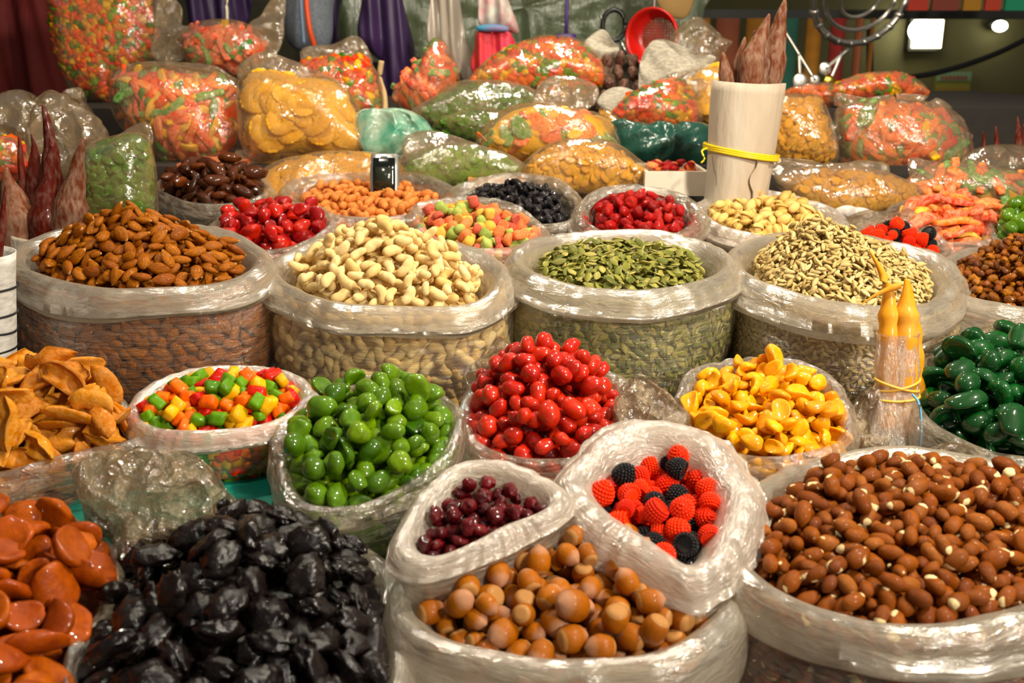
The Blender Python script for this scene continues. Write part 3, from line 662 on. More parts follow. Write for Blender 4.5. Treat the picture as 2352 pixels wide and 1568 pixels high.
FM['cran'] = food('cranberry_skin', ['#4a0d12', '#5e1116', '#380a0e', '#6e1418'], .45, .5, .2, '#240608', .5, 2, 5, .7, bd=.0012)
FM['raisin'] = food('raisin_skin', ['#6e3a16', '#8a4e1c', '#4e270f', '#a66a26', '#5c2f12'], .5, .35, .3, '#33180a', .5, 2, 5, .7, bd=.001)
FM['black'] = food('black_raisin_skin', ['#141114', '#1c181a', '#100e10'], .5, .35, 0, '#2a2424', .4, 3, 7, .7, bd=.0012)
FM['date'] = food('date_skin', ['#3d1c0e', '#54280f', '#2b140b', '#6b3414'], .5, .4, .15, '#1c0d07', .5, 1.8, 4, .5, bd=.001)
FM['plum'] = food('red_plum_skin', ['#a3100f', '#8a0c0e', '#b81a10', '#c62a12'], .45, .8, .15, '#6b060a', .5, 1.6, 4, .5, bd=.001)
FM['straw'] = food('dried_strawberry', ['#9c1414', '#b01c18', '#84100f', '#c02a1c'], .5, .4, .12, '#5e0a0a', .5, 2.4, 7, .7, bd=.0014)
FM['rberry'] = food('red_berry_candy', ['#e62c06', '#f0380a', '#d82406'], .45, .25, .08, island=False, bstr=0)
FM['bberry'] = food('black_berry_candy', ['#101113', '#18191b'], .45, .3, 0, island=False, bstr=0)
CC = {'red': ['#c81e14', '#b3160f', '#d5321c'], 'orange': ['#ea5c0c', '#f07016', '#de4c0a'], 'yellow': ['#dfa012', '#e8b024', '#cf900c'], 'green': ['#527f1a', '#66922a', '#3d6a14']}
for k_, v_ in CC.items():
    FM['cube_' + k_] = food(k_ + '_candied_cube', v_, .35, .25, .35, v_[1], .3, 2, 6, .4, bd=.0008)
    FM['sugar_' + k_] = food(k_ + '_sugared_gumdrop', v_, .6, 0, .3, '#f0dfb8', .35, 9, 26, .8, bd=.0008)
FM['sugar_green'] = food('green_sugared_gumdrop', ['#8fa33f', '#a5b45a', '#7d9434'], .6, 0, .3, '#dfe0ae', .4, 9, 26, .8, bd=.0008)
CC['coral'] = ['#d8402c', '#dc5038', '#cc3626']
PAL = [CC[c][i] for i in range(3) for c in ('coral', 'orange', 'yellow', 'orange', 'green')]
FM['mix'] = food('mixed_candied_pieces', PAL, .4, .2, .3, None, 0, 2, 6, .3, const=True)
FM['mixsugar'] = food('mixed_sugared_pieces', PAL, .55, 0, .2, '#f0dfb8', .4, 9, 20, .6, const=True)
SC = {'pink': ['#d85a48', '#e06a54', '#c94a40'], 'orange': ['#e8641c', '#f07a2c', '#e0561a'], 'yellow': ['#dda01c', '#e6b030'], 'green': ['#3f7a34', '#528a40', '#4a7038']}
for k_, v_ in SC.items(): FM['strip_' + k_] = food(k_ + '_candied_strip', v_, .5, .1, .3, '#f0d8b0', .35, 5, 12, .5, bd=.001)
FM['mixstrip'] = food('mixed_candied_strips', [SC[c][i % 2] for i in range(2) for c in ('pink', 'orange', 'yellow', 'green')], .5, .1, .3, None, 0, 2, 6, .3, const=True)
FM['ring'] = food('candied_pineapple', ['#dd9a1c', '#e6a82a', '#d48e14'], .45, .1, .35, '#f0c668', .5, 3, 10, .4, bd=.0008)
FM['ylw'] = food('yellow_dried_fruit', ['#d08c12', '#dd9c1e', '#c27e0c'], .42, .1, .35, '#e8b650', .4, 3, 7, .5)
FM['gjelly'] = food('green_jelly_pieces', ['#255a08', '#367010', '#1a4a06'], .45, .4, .3, '#6a8e2c', .4, 3, 6, .4)
FM['pgreen'] = food('pale_green_dried_fruit', ['#4f7a22', '#5e862c', '#42701a'], .6, 0, .2, '#8aa44c', .4, 3, 8, .5)
FM['church'] = food('churchkhela_skin', ['#4a140e', '#561a10', '#642418'], .5, .3, .1, bs=5, bstr=.4, island=False, hook=h_church)
FM['church_pale'] = food('floury_churchkhela_skin', ['#5c3020', '#6c3e2c', '#50281a'], .6, 0, .1, '#a58a74', .6, 4, 8, .5, stretch=(3, 3, 1), island=False)
FM['church_gold'] = food('golden_churchkhela_skin', ['#c8842a', '#d0923a'], .4, .15, .35, '#dba650', .5, 2, 6, .3, island=False)
FM['church_dark'] = food('dark_churchkhela_skin', ['#3a2019', '#4a2a20'], .5, .1, 0, '#8a6f60', .7, 3, 7, .5, island=False)

# ------------------------------------------------------------------ front row
SH_ALM = [almond_shape(.0118, .0068, .0042, s) for s in range(3)]
k = [Kind('almond', 'brown-skinned almond on the tall heap in the big bag at left', 'almond', 'almonds heaped in the big left bag', SH_ALM, FM['almond'], (.0118, .0066, .0042))]
open_bag('almond_bag', 'large clear plastic bag of almonds with dirty turned-down cuff', ellipse_px(318, 600, 290, 80, 0), 1.20, 7, ZB, k, inset=.95, heap=.062, peak=(-.05, .05), kpow=1.05, sunk=.010, roll=.028, drop=.022, seed=11,
         stuff=('almond_fill', 'mass of almonds showing through the side of the big left bag', 'almonds', FM['almond']), pk=dict(tilt=.3, roll=.4, layer=2.4), bulge=.05, wob=.0035)
SH_CAS = [cashew_shape(1.1, s) for s in range(4)]
k = [Kind('cashew', 'pale curved cashew on the tall heap in the middle bag', 'cashew', 'cashews heaped in the middle bag', SH_CAS, FM['cashew'], (.0118, .0078, .0052))]
open_bag('cashew_bag', 'large clear plastic bag of cashews with wide milky cuff', ellipse_px(890, 634, 268, 84, 2), 1.19, 8, ZB, k, inset=.95, heap=.056, peak=(-.08, .1), kpow=1.2, sunk=.010, roll=.028, drop=.026, seed=12,
         stuff=('cashew_fill', 'mass of cashews showing through the side of the middle bag', 'cashews', FM['cashew']), pk=dict(tilt=.4, roll=.6, layer=2.2), bulge=.04, wob=.0035, sidegap=1.05)
SH_PUM = [seed_shape(.0080, .0042, .0013)]
k = [Kind('pumpkin_seed', 'flat olive-green pumpkin seed lying on top in its bag', 'pumpkin seed', 'pumpkin seeds on the flat heap', SH_PUM, FM['pumpkin'], (.0080, .0042, .0013))]
open_bag('pumpkin_seed_bag', 'large clear plastic bag of green pumpkin seeds with thick stained cuff', ellipse_px(1428, 607, 246, 70, 1), 1.22, 7, ZB, k, inset=.95, heap=.012, kpow=2.2, sunk=.010, roll=.030, drop=.024, seed=13,
         stuff=('pumpkin_seed_fill', 'mass of green pumpkin seeds filling the bag with stained cuff', 'pumpkin seeds', FM['pumpkin']), pk=dict(tilt=.35, roll=.5, layer=4, nmax=2600, tries=3), bulge=.05, wob=.0035, sidegap=1.05)
SH_SUN = [seed_shape(.0062, .0028, .0018, 6)]
k = [Kind('sunflower_seed', 'pale shelled sunflower seed on the pointed heap', 'sunflower seed', 'sunflower seeds on the pointed heap', SH_SUN, FM['sunflower'], (.0062, .0028, .0018))]
open_bag('sunflower_seed_bag', 'large clear plastic bag of shelled sunflower seeds behind the wrapped bundle', ellipse_px(1942, 626, 256, 84, 7), 1.21, 7, ZB, k, inset=.9, heap=.058, peak=(-.28, .25), kpow=1.05, sunk=.010, roll=.026, drop=.030, seed=14,
         stuff=('sunflower_seed_fill', 'mass of pale sunflower seeds filling the bag behind the wrapped bundle', 'sunflower seeds', FM['sunflower']), pk=dict(tilt=.35, roll=.5, layer=3.5, nmax=3600, tries=3), bulge=.03, wob=.0035, sidegap=1.1)
SH_RAI = [ball(.0068, .0050, .0044, 12, 8, .16, 2.2, s, .16, 4.5) for s in range(3)]
k = [Kind('raisin', 'small amber-brown raisin in the bag at the right edge', 'raisin', 'raisins in the right edge bag', SH_RAI, FM['raisin'], (.0068, .0050, .0044))]
open_bag('raisin_bag', 'large clear bag of brown raisins cut by the right edge', ellipse_px(2372, 645, 222, 72, 4), 1.24, 7, ZB, k, heap=.045, peak=(-.15, .3), kpow=1.5, sunk=.010, roll=.026, drop=.05, seed=15,
         stuff=('raisin_fill', 'mass of brown raisins in the bag at the right edge', 'raisins', FM['raisin']), pk=dict(tilt=.5, roll=.6, layer=2.5, nmax=1500), wob=.0035)

# --- nearest row
SH_HAZ = [hazel_shape(.0096, s) for s in range(3)]
k = [Kind('hazelnut', 'round orange-brown hazelnut in shell in the front centre bag', 'hazelnut', 'hazelnuts in the front bag', SH_HAZ, FM['hazel'], (.0096, .0092, .0090))]
open_bag('hazelnut_bag', 'open plastic bag of hazelnuts with soft milky cuff at front centre', [(935, 1330), (930, 1420), (1000, 1478), (1150, 1518), (1330, 1532), (1500, 1517), (1630, 1465), (1690, 1385), (1650, 1290), (1500, 1215), (1320, 1190), (1120, 1205), (990, 1260)],
           .755, 4, ZA, k, heap=.026, peak=(-.05, .4), kpow=1.6, sunk=.010, roll=.022, drop=.05, seed=21, side=False, wall='cuff', stuff=('hazelnut_fill', 'hazelnuts lower down inside the front centre bag', 'hazelnuts', FM['hazel']),
         pk=dict(tilt=.7, roll=1.5, layer=1.5, edge=.8), wob=.003)
SH_PEA = [peanut_shape(.0092, .0058, s) for s in range(4)]
k = [Kind('peanut', 'red-brown skinned peanut in the near right bag', 'peanut', 'red-brown peanuts in the near right bag', SH_PEA, FM['peanut'], (.0092, .0056, .0056))]
open_bag('peanut_bag', 'large clear bag of red-brown peanuts with milky cuff at near right', [(1672, 1270), (1760, 1350), (1900, 1412), (2060, 1447), (2220, 1442), (2380, 1405), (2520, 1310), (2540, 1190), (2430, 1095), (2250, 1060), (2050, 1048), (1850, 1070), (1730, 1140), (1678, 1205)],
         .78, 5, ZA, k, heap=.024, peak=(-.1, .3), kpow=1.8, sunk=.008, roll=.022, drop=.034, seed=22, stuff=('peanut_fill', 'peanuts showing through the side of the near right bag', 'peanuts', FM['peanut']),
         pk=dict(tilt=.4, roll=1.0, layer=2, edge=.6), wob=.0035)
SH_PRU = [prune_shape(.0165, .0125, .0075, s) for s in range(5)]
k = [Kind('prune', 'black wrinkled prune on the big glossy heap in front', 'prune', 'prunes in the front bag', SH_PRU, FM['prune'], (.0160, .0120, .0072))]
open_bag('prune_bag', 'open bag heaped with black prunes with dirty pale rim at front', [(290, 1310), (215, 1420), (160, 1568), (165, 1720), (330, 1850), (600, 1880), (820, 1790), (905, 1620), (925, 1450), (885, 1320), (760, 1235), (580, 1205), (400, 1235)],
         .70, 5, ZA, k, heap=.046, peak=(.1, .35), kpow=1.7, sunk=.004, roll=.02, drop=.05, seed=23, side=False, wall='cuff', stuff=('prune_fill', 'black prunes packed under the top of the front heap', 'prunes', FM['prune']),
         pk=dict(tilt=.5, roll=.6, layer=2.2, edge=.4), wob=.003)
SH_APR = [fold_disc(.0178, .0142, .0066, s, .9, 22, 13) for s in range(6)]
k = [Kind('dried_apricot', 'deep orange dried apricot in the shaded near left corner', 'apricot', 'dried apricots in the near left corner', SH_APR, FM['apricot'], (.0180, .0145, .0062))]
open_bag('apricot_bag', 'bag of deep orange dried apricots in the near left corner', [(-260, 1430), (-170, 1260), (0, 1190), (150, 1195), (262, 1270), (250, 1380), (165, 1500), (130, 1640), (0, 1740), (-180, 1680)],
         .70, 4, ZA, k, heap=.030, peak=(0, .25), kpow=1.8, sunk=.004, roll=.010, drop=.03, cuff='thin', seed=24, side=False, wall='cuff', stuff=('apricot_fill', 'dried apricots packed under the near left heap', 'apricots', FM['apricot']),
         pk=dict(tilt=.5, roll=.5, layer=2.0, edge=.4), wob=.002)
SH_PCH = [peach_half(.0225, .0135, .0046, s) for s in range(5)] + [curl_slice(.022, .0105, .0036, s) for s in range(2)]
k = [Kind('dried_peach_slice', 'curled wrinkled amber dried fruit slice in the left edge bag', 'dried fruit', 'curled amber slices in the left edge bag', SH_PCH, FM['peach'], (.0215, .0105, .0075))]
open_bag('dried_peach_bag', 'low clear bag of curled amber dried fruit slices at left edge', [(-170, 1000), (-90, 900), (50, 855), (200, 865), (290, 930), (318, 1005), (200, 1042), (90, 1072), (-20, 1095), (-120, 1075)],
         .93, 10, ZB - .03, k, heap=.030, peak=(.1, .3), kpow=1.6, sunk=.004, roll=.012, drop=.02, cuff='thin', seed=25, stuff=('dried_peach_fill', 'amber dried fruit slices inside the left edge bag', 'dried fruit', FM['peach']),
         pk=dict(tilt=.5, roll=.7, layer=1.3, edge=.3, sink=.78), wob=.003, sidegap=.9)

# --- small bags in the middle
cubes = [rbox(.0066, .0056, .0050, .35, 4, .25, s) for s in range(4)]
k = [Kind('candied_cube', f'{c} candied fruit cube in the bag before the almonds', 'candy', f'{c} candied cubes before the almonds', cubes, FM['cube_' + c], (.0066, .0056, .0050), 300, w) for c, w in (('red', 1.2), ('orange', .9), ('yellow', 1.), ('green', .9))]
open_bag('candied_cube_bag', 'small clear bag of multicoloured candied cubes with white rolled rim', ellipse_px(503, 924, 205, 74, -7), .95, 13, CAMZ - .385, k, heap=.008, kpow=2, sunk=.006, roll=.016, drop=.014, cuff='white', seed=31, wall='clear',
         stuff=('candied_cube_fill', 'multicoloured candied cubes seen through the side of the small bag', 'candies', FM['mix']), pk=dict(tilt=.5, roll=1.2, layer=2, edge=.5), base=.74, wob=.0025)
SH_CH = [ball(.0115, .0100, .0092, 16, 11, .17, 2.0, s, .05, 3) for s in range(4)] + [fold_disc(.0122, .0102, .0074, s, .6, 16, 10) for s in range(4)]
k = [Kind('green_candied_fruit', 'bright green glossy candied fruit in the tilted middle bag', 'candied fruit', 'bright green candied fruit', SH_CH, FM['green'], (.0112, .0098, .0088))]
open_bag('green_candied_fruit_bag', 'tilted clear bag of bright green candied fruit with brownish rim', [(640, 1060), (652, 985), (720, 908), (830, 872), (950, 876), (1038, 922), (1050, 990), (1010, 1060), (930, 1120), (820, 1162), (720, 1168), (660, 1130)],
         .90, 17, ZB - .02, k, heap=.022, peak=(0, .1), kpow=2, sunk=.004, roll=.014, drop=.022, cuff='thin', seed=32, stuff=('green_candied_fruit_fill', 'bright green candied fruit deeper in the tilted bag', 'candied fruit', FM['green']),
         pk=dict(tilt=.6, roll=1.2, layer=1.6, edge=.5), base=.75, wob=.003)
SH_RC = [ball(.0102, .0084, .0080, 16, 11, .15, 2.0, s, .05, 3) for s in range(6)]
k = [Kind('red_candied_cherry', 'bright red glossy candied cherry on the centre heap', 'candied cherry', 'red candied cherries in the centre', SH_RC, FM['red'], (.0100, .0082, .0080))]
open_bag('red_cherry_bag', 'clear bag heaped high with glossy red candied cherries', [(1062, 930), (1080, 990), (1130, 1035), (1230, 1062), (1340, 1048), (1420, 995), (1436, 930), (1400, 870), (1250, 835), (1110, 860)],
         .97, 11, ZB, k, heap=.050, peak=(.0, .2), kpow=1.5, sunk=.004, roll=.014, drop=.022, cuff='thin', seed=33, stuff=('red_cherry_fill', 'red candied cherries deeper in the centre bag', 'candied cherries', FM['red']),
         pk=dict(tilt=.6, roll=1.2, layer=1.8, edge=.4), base=.8, wob=.003)
SH_CR = [ball(.0076, .0064, .0054, 16, 11, .16, 2.2, s, .13, 4.5) for s in range(4)]
k = [Kind('dried_cranberry', 'small dark red dried cranberry in the white-rimmed bag', 'cranberry', 'dried cranberries in the white-rimmed bag', SH_CR, FM['cran'], (.0072, .0062, .0055))]
open_bag('cranberry_bag', 'small almond-shaped white-rimmed bag of dark cranberries', [(932, 1250), (970, 1155), (1040, 1085), (1140, 1075), (1230, 1105), (1292, 1145), (1250, 1187), (1150, 1227), (1060, 1264), (985, 1280)],
         .77, 16, CAMZ - .415, k, heap=.004, peak=(-.2, -.2), kpow=2, sunk=.014, roll=.018, drop=.014, cuff='white', seed=34, stuff=('cranberry_fill', 'dark cranberries deeper in the white-rimmed bag', 'cranberries', FM['cran']),
         pk=dict(tilt=.6, roll=1., layer=1.2, edge=.5), side=False, base=.7, wob=.003, inner=.03, wall='cuff')
SH_BE = [berry_shape(.0088)]
k = [Kind('red_berry_candy', 'red beaded raspberry candy in the wide-rimmed front bag', 'candy', 'red berry candies in the wide-rimmed bag', SH_BE, FM['rberry'], (.0088, .0084, .0084), 300, 1.4),
     Kind('black_berry_candy', 'black beaded blackberry candy in the wide-rimmed front bag', 'candy', 'black berry candies in the wide-rimmed bag', SH_BE, FM['bberry'], (.0088, .0084, .0084), 300, 1.)]
open_bag('berry_candy_bag', 'bag with thick white rolled rim holding red and black berry candies', [(1322, 1100), (1365, 1035), (1430, 998), (1530, 985), (1640, 1022), (1712, 1110), (1722, 1180), (1680, 1260), (1602, 1322), (1540, 1300), (1450, 1237), (1360, 1165)],
         .79, 17, CAMZ - .43, k, heap=.004, peak=(0, -.2), kpow=2, sunk=.024, roll=.028, drop=.016, cuff='white', seed=35, stuff=('berry_candy_fill', 'dark candy mass at the bottom of the wide-rimmed bag', 'candies', FM['rberry']),
         pk=dict(tilt=.7, roll=1.5, layer=1.1, edge=.5), side=False, base=.7, wob=.004, inner=.045, wall='thin')
SH_YE = [fold_disc(.0112, .0084, .0060, s, .8, 18, 11) for s in range(5)]
k = [Kind('yellow_candied_fruit', 'translucent yellow candied fruit in the round right bag', 'candied fruit', 'yellow candied fruit', SH_YE, FM['yellow'], (.0112, .0082, .0068))]
open_bag('yellow_candied_fruit_bag', 'round clear bag of translucent yellow candied fruit', [(1555, 930), (1600, 862), (1700, 828), (1810, 828), (1900, 872), (1955, 960), (1945, 1020), (1880, 1053), (1760, 1060), (1650, 1030), (1580, 985)],
         .99, 14, ZB, k, heap=.012, peak=(0, .2), kpow=2, sunk=.010, roll=.014, drop=.024, cuff='thin', seed=36, stuff=('yellow_candied_fruit_fill', 'yellow candied fruit deeper in the round bag', 'candied fruit', FM['yellow']),
         pk=dict(tilt=.5, roll=.7, layer=1.8, edge=.5), base=.8, wob=.003)
SH_DG = [fold_disc(.0145, .0115, .0080, s, .6, 18, 11) for s in range(4)] + [ball(.0125, .0105, .0095, 16, 10, .1, 1.6, 9, .03, 3)]
k = [Kind('dark_green_candied_fruit', 'dark green glossy candied fruit at the right edge', 'candied fruit', 'dark green candied fruit', SH_DG, FM['dgreen'], (.0140, .0112, .0088))]
open_bag('dark_green_candied_fruit_bag', 'clear bag of dark green candied fruit at the right edge', [(2098, 900), (2122, 835), (2200, 800), (2352, 795), (2480, 830), (2510, 950), (2430, 1050), (2310, 1052), (2195, 1006), (2122, 958)],
         1.0, 12, ZB, k, heap=.022, peak=(0, .2), kpow=1.8, sunk=.004, roll=.014, drop=.03, cuff='thin', seed=37, stuff=('dark_green_candied_fruit_fill', 'dark green candied fruit deeper in the right edge bag', 'candied fruit', FM['dgreen']),
         pk=dict(tilt=.5, roll=.8, layer=1.6, edge=.4), base=.85, wob=.003)

# --- row behind the big bags
SH_DA = [ball(.0175, .0090, .0078, 16, 12, .12, 2.2, s, .09, 4) for s in range(3)]
k = [Kind('date', 'dark brown glossy date in the small bag behind the almonds', 'date', 'dates behind the almonds', SH_DA, FM['date'], (.0172, .0088, .0080))]
open_bag('date_bag', 'small clear bag of dark brown dates behind the almonds', ellipse_px(488, 430, 128, 40, 1), 1.62, 9, ZE, k, heap=.014, peak=(.1, .2), kpow=1.7, sunk=.006, roll=.014, drop=.03, cuff='thin', seed=41,
         stuff=('date_fill', 'dates deeper in the small bag behind the almonds', 'dates', FM['date']), pk=dict(tilt=.4, roll=.6, layer=1.5, edge=.4))
SH_PL = [ball(.0118, .0102, .0082, 16, 11, .17, 2., s, .08, 3.5) for s in range(3)] + [fold_disc(.0122, .0104, .0074, s, .7, 16, 10) for s in range(3)]
k = [Kind('red_dried_plum', 'dark red glossy dried plum in the bag between almonds and cashews', 'dried plum', 'dark red dried plums', SH_PL, FM['plum'], (.0112, .0100, .0088))]
open_bag('red_plum_bag', 'clear bag of dark red dried plums between almonds and cashews', ellipse_px(620, 524, 142, 52, -6), 1.42, 10, ZD - .02, k, heap=.012, peak=(0, .2), kpow=1.8, sunk=.004, roll=.016, drop=.03, cuff='thin', seed=42,
         stuff=('red_plum_fill', 'dark red dried plums deeper in their bag', 'dried plums', FM['plum']), pk=dict(tilt=.6, roll=1., layer=1.5, edge=.4))
k = [Kind('pale_peanut', 'light orange-skinned peanut in the bag holding the phone', 'peanut', 'light peanuts behind the cashews', SH_PEA, FM['peanut2'], (.0092, .0056, .0056))]
open_bag('pale_peanut_bag', 'wide clear bag of light orange peanuts with a phone standing in it', ellipse_px(850, 452, 192, 54, 1), 1.56, 9, ZD, k, heap=.006, peak=(0, 0), kpow=1.8, sunk=.018, inset=.95, roll=.024, drop=.03, cuff='thin', seed=43,
         stuff=('pale_peanut_fill', 'light peanuts deeper in the bag with the phone', 'peanuts', FM['peanut2']), pk=dict(tilt=.4, roll=1., layer=1.8, edge=.5))
gum = [dome_shape(.0078, .0085, s) for s in range(2)] + [rbox(.0078, .0070, .0066, .45, 4, .2, s) for s in range(2)]
k = [Kind('sugared_gumdrop', f'{c} sugared gumdrop in the bag behind the cashews', 'candy', f'{c} sugared gumdrops', gum, FM['sugar_' + c], (.0078, .0076, .0070), 300, w) for c, w in (('red', .9), ('orange', 1.), ('yellow', 1.), ('green', 1.))]
open_bag('gumdrop_bag', 'small clear bag of sugared multicoloured gumdrops behind the cashews', ellipse_px(1096, 516, 148, 58, 7), 1.38, 14, ZD - .01, k, heap=.006, kpow=2, sunk=.010, roll=.018, inset=.9, drop=.016, cuff='thin', seed=44, wall='clear',
         stuff=('gumdrop_fill', 'sugared gumdrops seen through the side of their bag', 'candies', FM['mixsugar']), pk=dict(tilt=.6, roll=1.2, layer=1.6, edge=.5), base=.75)
SH_BL = [ball(.0100, .0070, .0052, 14, 10, .2, 2.4, s, .2, 4.5) for s in range(4)]
k = [Kind('black_raisin', 'black shrivelled dried fruit in the small bag beside the gumdrops', 'dried fruit', 'black dried fruit beside the gumdrops', SH_BL, FM['black'], (.0095, .0068, .0055))]
open_bag('black_raisin_bag', 'small clear bag of black shrivelled dried fruit', [(1045, 440), (1100, 415), (1190, 405), (1270, 418), (1325, 450), (1328, 500), (1270, 520), (1170, 500), (1085, 470)], 1.52, 11, ZD, k, heap=.020, peak=(.25, .2), kpow=1.5, sunk=.020, roll=.022, inset=1.1, drop=.03, cuff='thin', seed=45,
         stuff=('black_raisin_fill', 'black dried fruit deeper in the small bag', 'dried fruit', FM['black']), pk=dict(tilt=.7, roll=1., layer=1.6, edge=.5))
SH_ST = [ball(.0094, .0078, .0070, 16, 11, .18, 2.2, s, .12, 4.5) for s in range(4)]
k = [Kind('dried_strawberry', 'wrinkled red dried berry in the bag behind the pumpkin seeds', 'dried berry', 'red dried berries behind the pumpkin seeds', SH_ST, FM['straw'], (.0092, .0078, .0072))]
open_bag('dried_strawberry_bag', 'clear bag of wrinkled red dried berries behind the pumpkin seeds', ellipse_px(1468, 494, 136, 62, 3), 1.42, 14, ZD - .01, k, heap=.005, peak=(0, .2), kpow=2, sunk=.010, roll=.024, inset=.9, drop=.016, cuff='thin', seed=46,
         stuff=('dried_strawberry_fill', 'red dried berries deeper in their bag', 'dried berries', FM['straw']), pk=dict(tilt=.6, roll=1., layer=1.6, edge=.5), base=.8)
SH_PI = [pist_shape(.0098, 0)]
k = [Kind('pistachio', 'split cream-shelled pistachio in the white bag by the paper tube', 'pistachio', 'pistachios by the paper tube', SH_PI, FM['pist'], (.0098, .0070, .0072))]
open_bag('pistachio_bag', 'white plastic bag of pistachios in front of the paper tube', ellipse_px(1768, 498, 164, 52, 7), 1.50, 10, ZD, k, inset=.95, heap=.006, peak=(-.2, .1), kpow=2, sunk=.008, roll=.02, drop=.02, cuff='white', seed=47,
         stuff=('pistachio_fill', 'pistachios deeper in the white bag', 'pistachios', FM['pist']), pk=dict(tilt=.5, roll=1.2, layer=1.7, edge=.5), side=False, wall='cuff')
k = [Kind('raspberry_candy', 'red beaded berry candy in the small bag behind the sunflower seeds', 'candy', 'red berry candies behind the sunflower seeds', SH_BE, FM['rberry'], (.0088, .0084, .0084), 300, 1.3),
     Kind('blackberry_candy', 'black beaded berry candy in the small bag behind the sunflower seeds', 'candy', 'black berry candies behind the sunflower seeds', SH_BE, FM['bberry'], (.0088, .0084, .0084), 300, 1.)]
open_bag('small_berry_candy_bag', 'small crinkled bag of berry candies behind the sunflower seeds', ellipse_px(2062, 560, 112, 44, 6), 1.42, 14, ZD - .01, k, heap=.008, kpow=2, sunk=.008, roll=.018, drop=.016, cuff='thin', seed=48,
         stuff=('small_berry_candy_fill', 'candy mass at the bottom of the small crinkled bag', 'candies', FM['rberry']), pk=dict(tilt=.7, roll=1.5, layer=1.2, edge=.5), side=False)
SH_SL = [rbox(.030, .0085, .0035, .6, 4, .35, s) for s in range(2)] + [strip_shape(.028, .0075, .0042, s) for s in range(3)]
k = [Kind('candied_strip', f'{c} candied strip in the open bag behind the raisins', 'candied strip', f'{c} candied strips behind the raisins', SH_SL, FM['strip_' + c], (.028, .0080, .0042), 300, w) for c, w in (('pink', 1.3), ('orange', .9), ('yellow', .9))]
open_bag('candied_strip_bag', 'open bag of pink orange and yellow candied strips behind the raisins', ellipse_px(2190, 512, 150, 52, 4), 1.50, 14, ZD - .01, k, heap=.016, peak=(0, .1), kpow=1.8, sunk=.010, roll=.022, inset=.9, drop=.02, cuff='thin', seed=49,
         stuff=('candied_strip_fill', 'candied strips deeper in the open bag behind the raisins', 'candied strips', FM['mixstrip']), pk=dict(tilt=.25, roll=.6, layer=2, edge=.25, yaw=.5), side=False)
k = [Kind('green_glace_fruit', 'green candied fruit in the bag cut by the right edge above the raisins', 'candied fruit', 'green candied fruit above the raisins', SH_CH, FM['green'], (.0112, .0098, .0088))]
open_bag('green_fruit_bag', 'clear bag of green candied fruit cut by the right edge above the raisins', ellipse_px(2372, 520, 92, 58, 0), 1.46, 12, ZD, k, heap=.018, kpow=2, sunk=.006, roll=.016, drop=.02, cuff='thin', seed=50,
         stuff=('green_fruit_fill', 'green candied fruit deeper in the bag above the raisins', 'candied fruit', FM['green']), pk=dict(tilt=.6, roll=1., layer=1.4, edge=.5), side=False)
# ------------------------------------------------------------------ filled closed bags on the back of the stand
SH_DI = [rbox(.0082, .0070, .0060, .25, 4, .16, s) for s in range(3)]
def dice_kind(bag): return [Kind('candied_dice', 'candied dice', 'candy', 'dice', SH_DI, FM['mix'], (.0072, .0064, .0058), 0)]
SH_SP = [strip_shape(.030, .0068, .0040, s) for s in range(4)]
SH_FL = [fold_disc(.024, .014, .0035, s, .5, 14, 7) for s in range(3)]
def strips(bag, cols, shapes=None, sa=(.029, .0066, .0046), word='strip'):
    return [Kind('candied_' + word, f'{c} candied {word} {bag}', 'candied ' + word, f'{c} candied {word}s {bag}', shapes or SH_SP, FM['strip_' + c], sa, 26, w) for c, w in cols]
SH_RG = [ring_shape(.027, .0034, s) for s in range(3)]
SH_BIT = [fold_disc(.0105, .0085, .0030, s, .6, 9, 5) for s in range(3)]
def bits(mat): return [Kind('dried_fruit_bit', 'piece', 'dried fruit', 'bits', SH_BIT, FM[mat], (.0105, .0085, .0032), 0)]
PK = dict(tilt=.12, roll=.3, layer=2.0, edge=.7, tries=4, stop=.45)
PD = dict(tilt=.3, roll=.4, layer=2.0, edge=.15, tries=4, stop=.4)

pouch('candied_dice_bag', 'tall clear bag of mixed candied dice beside the red curtain', [(120, 30), (128, -10), (200, -40), (320, -30), (362, 40), (360, 110), (330, 155), (275, 190), (255, 232), (200, 218), (160, 185), (135, 120)], 2.30, 12, .065, dice_kind(0),
      ('candied_dice', 'mixed candied dice filling the tall bag beside the red curtain', 'candies', FM['mix']), seed=61, pk=PD)
pouch('open_strip_bag', 'clear bag with tall open top holding pink candied strips behind another bag', [(418, 85), (470, 60), (560, 62), (612, 105), (604, 145), (545, 172), (470, 165), (425, 135)], 2.15, 18, .05, strips('in the open bag at the back left', [('pink', 1.3), ('orange', .6), ('green', .6)]),
      ('candied_strip_mass', 'candied strips at the core of the open back bag', 'candied strips', FM['mixstrip']), flap=[[(358, -20), (415, 5), (425, 60), (475, 62), (440, 120), (392, 150), (345, 120)], [(560, 62), (600, 20), (650, -20), (660, 50), (640, 120), (606, 130)]], seed=62, pk=PK)
pouch('bright_strip_bag', 'glossy full bag of orange green and yellow candied strips', [(262, 175), (320, 162), (440, 166), (530, 186), (552, 230), (552, 300), (535, 350), (470, 368), (375, 370), (345, 335), (290, 290), (265, 235)], 1.86, 15, .06,
      strips('in the glossy bag beside the pineapple', [('orange', 1.2), ('pink', .8), ('green', .7), ('yellow', .6)]), ('bright_strip_mass', 'candied strips at the core of the glossy bag', 'candied strips', FM['mixstrip']),
      flap=[(252, 185), (285, 150), (400, 140), (500, 152), (552, 190), (530, 205), (400, 180), (300, 178)], seed=63, pk=PK)
k = [Kind('pineapple_ring', 'yellow candied pineapple ring in the big upright bag', 'pineapple ring', 'pineapple rings in the big bag', SH_RG, FM['ring'], (.0265, .0260, .0036))]
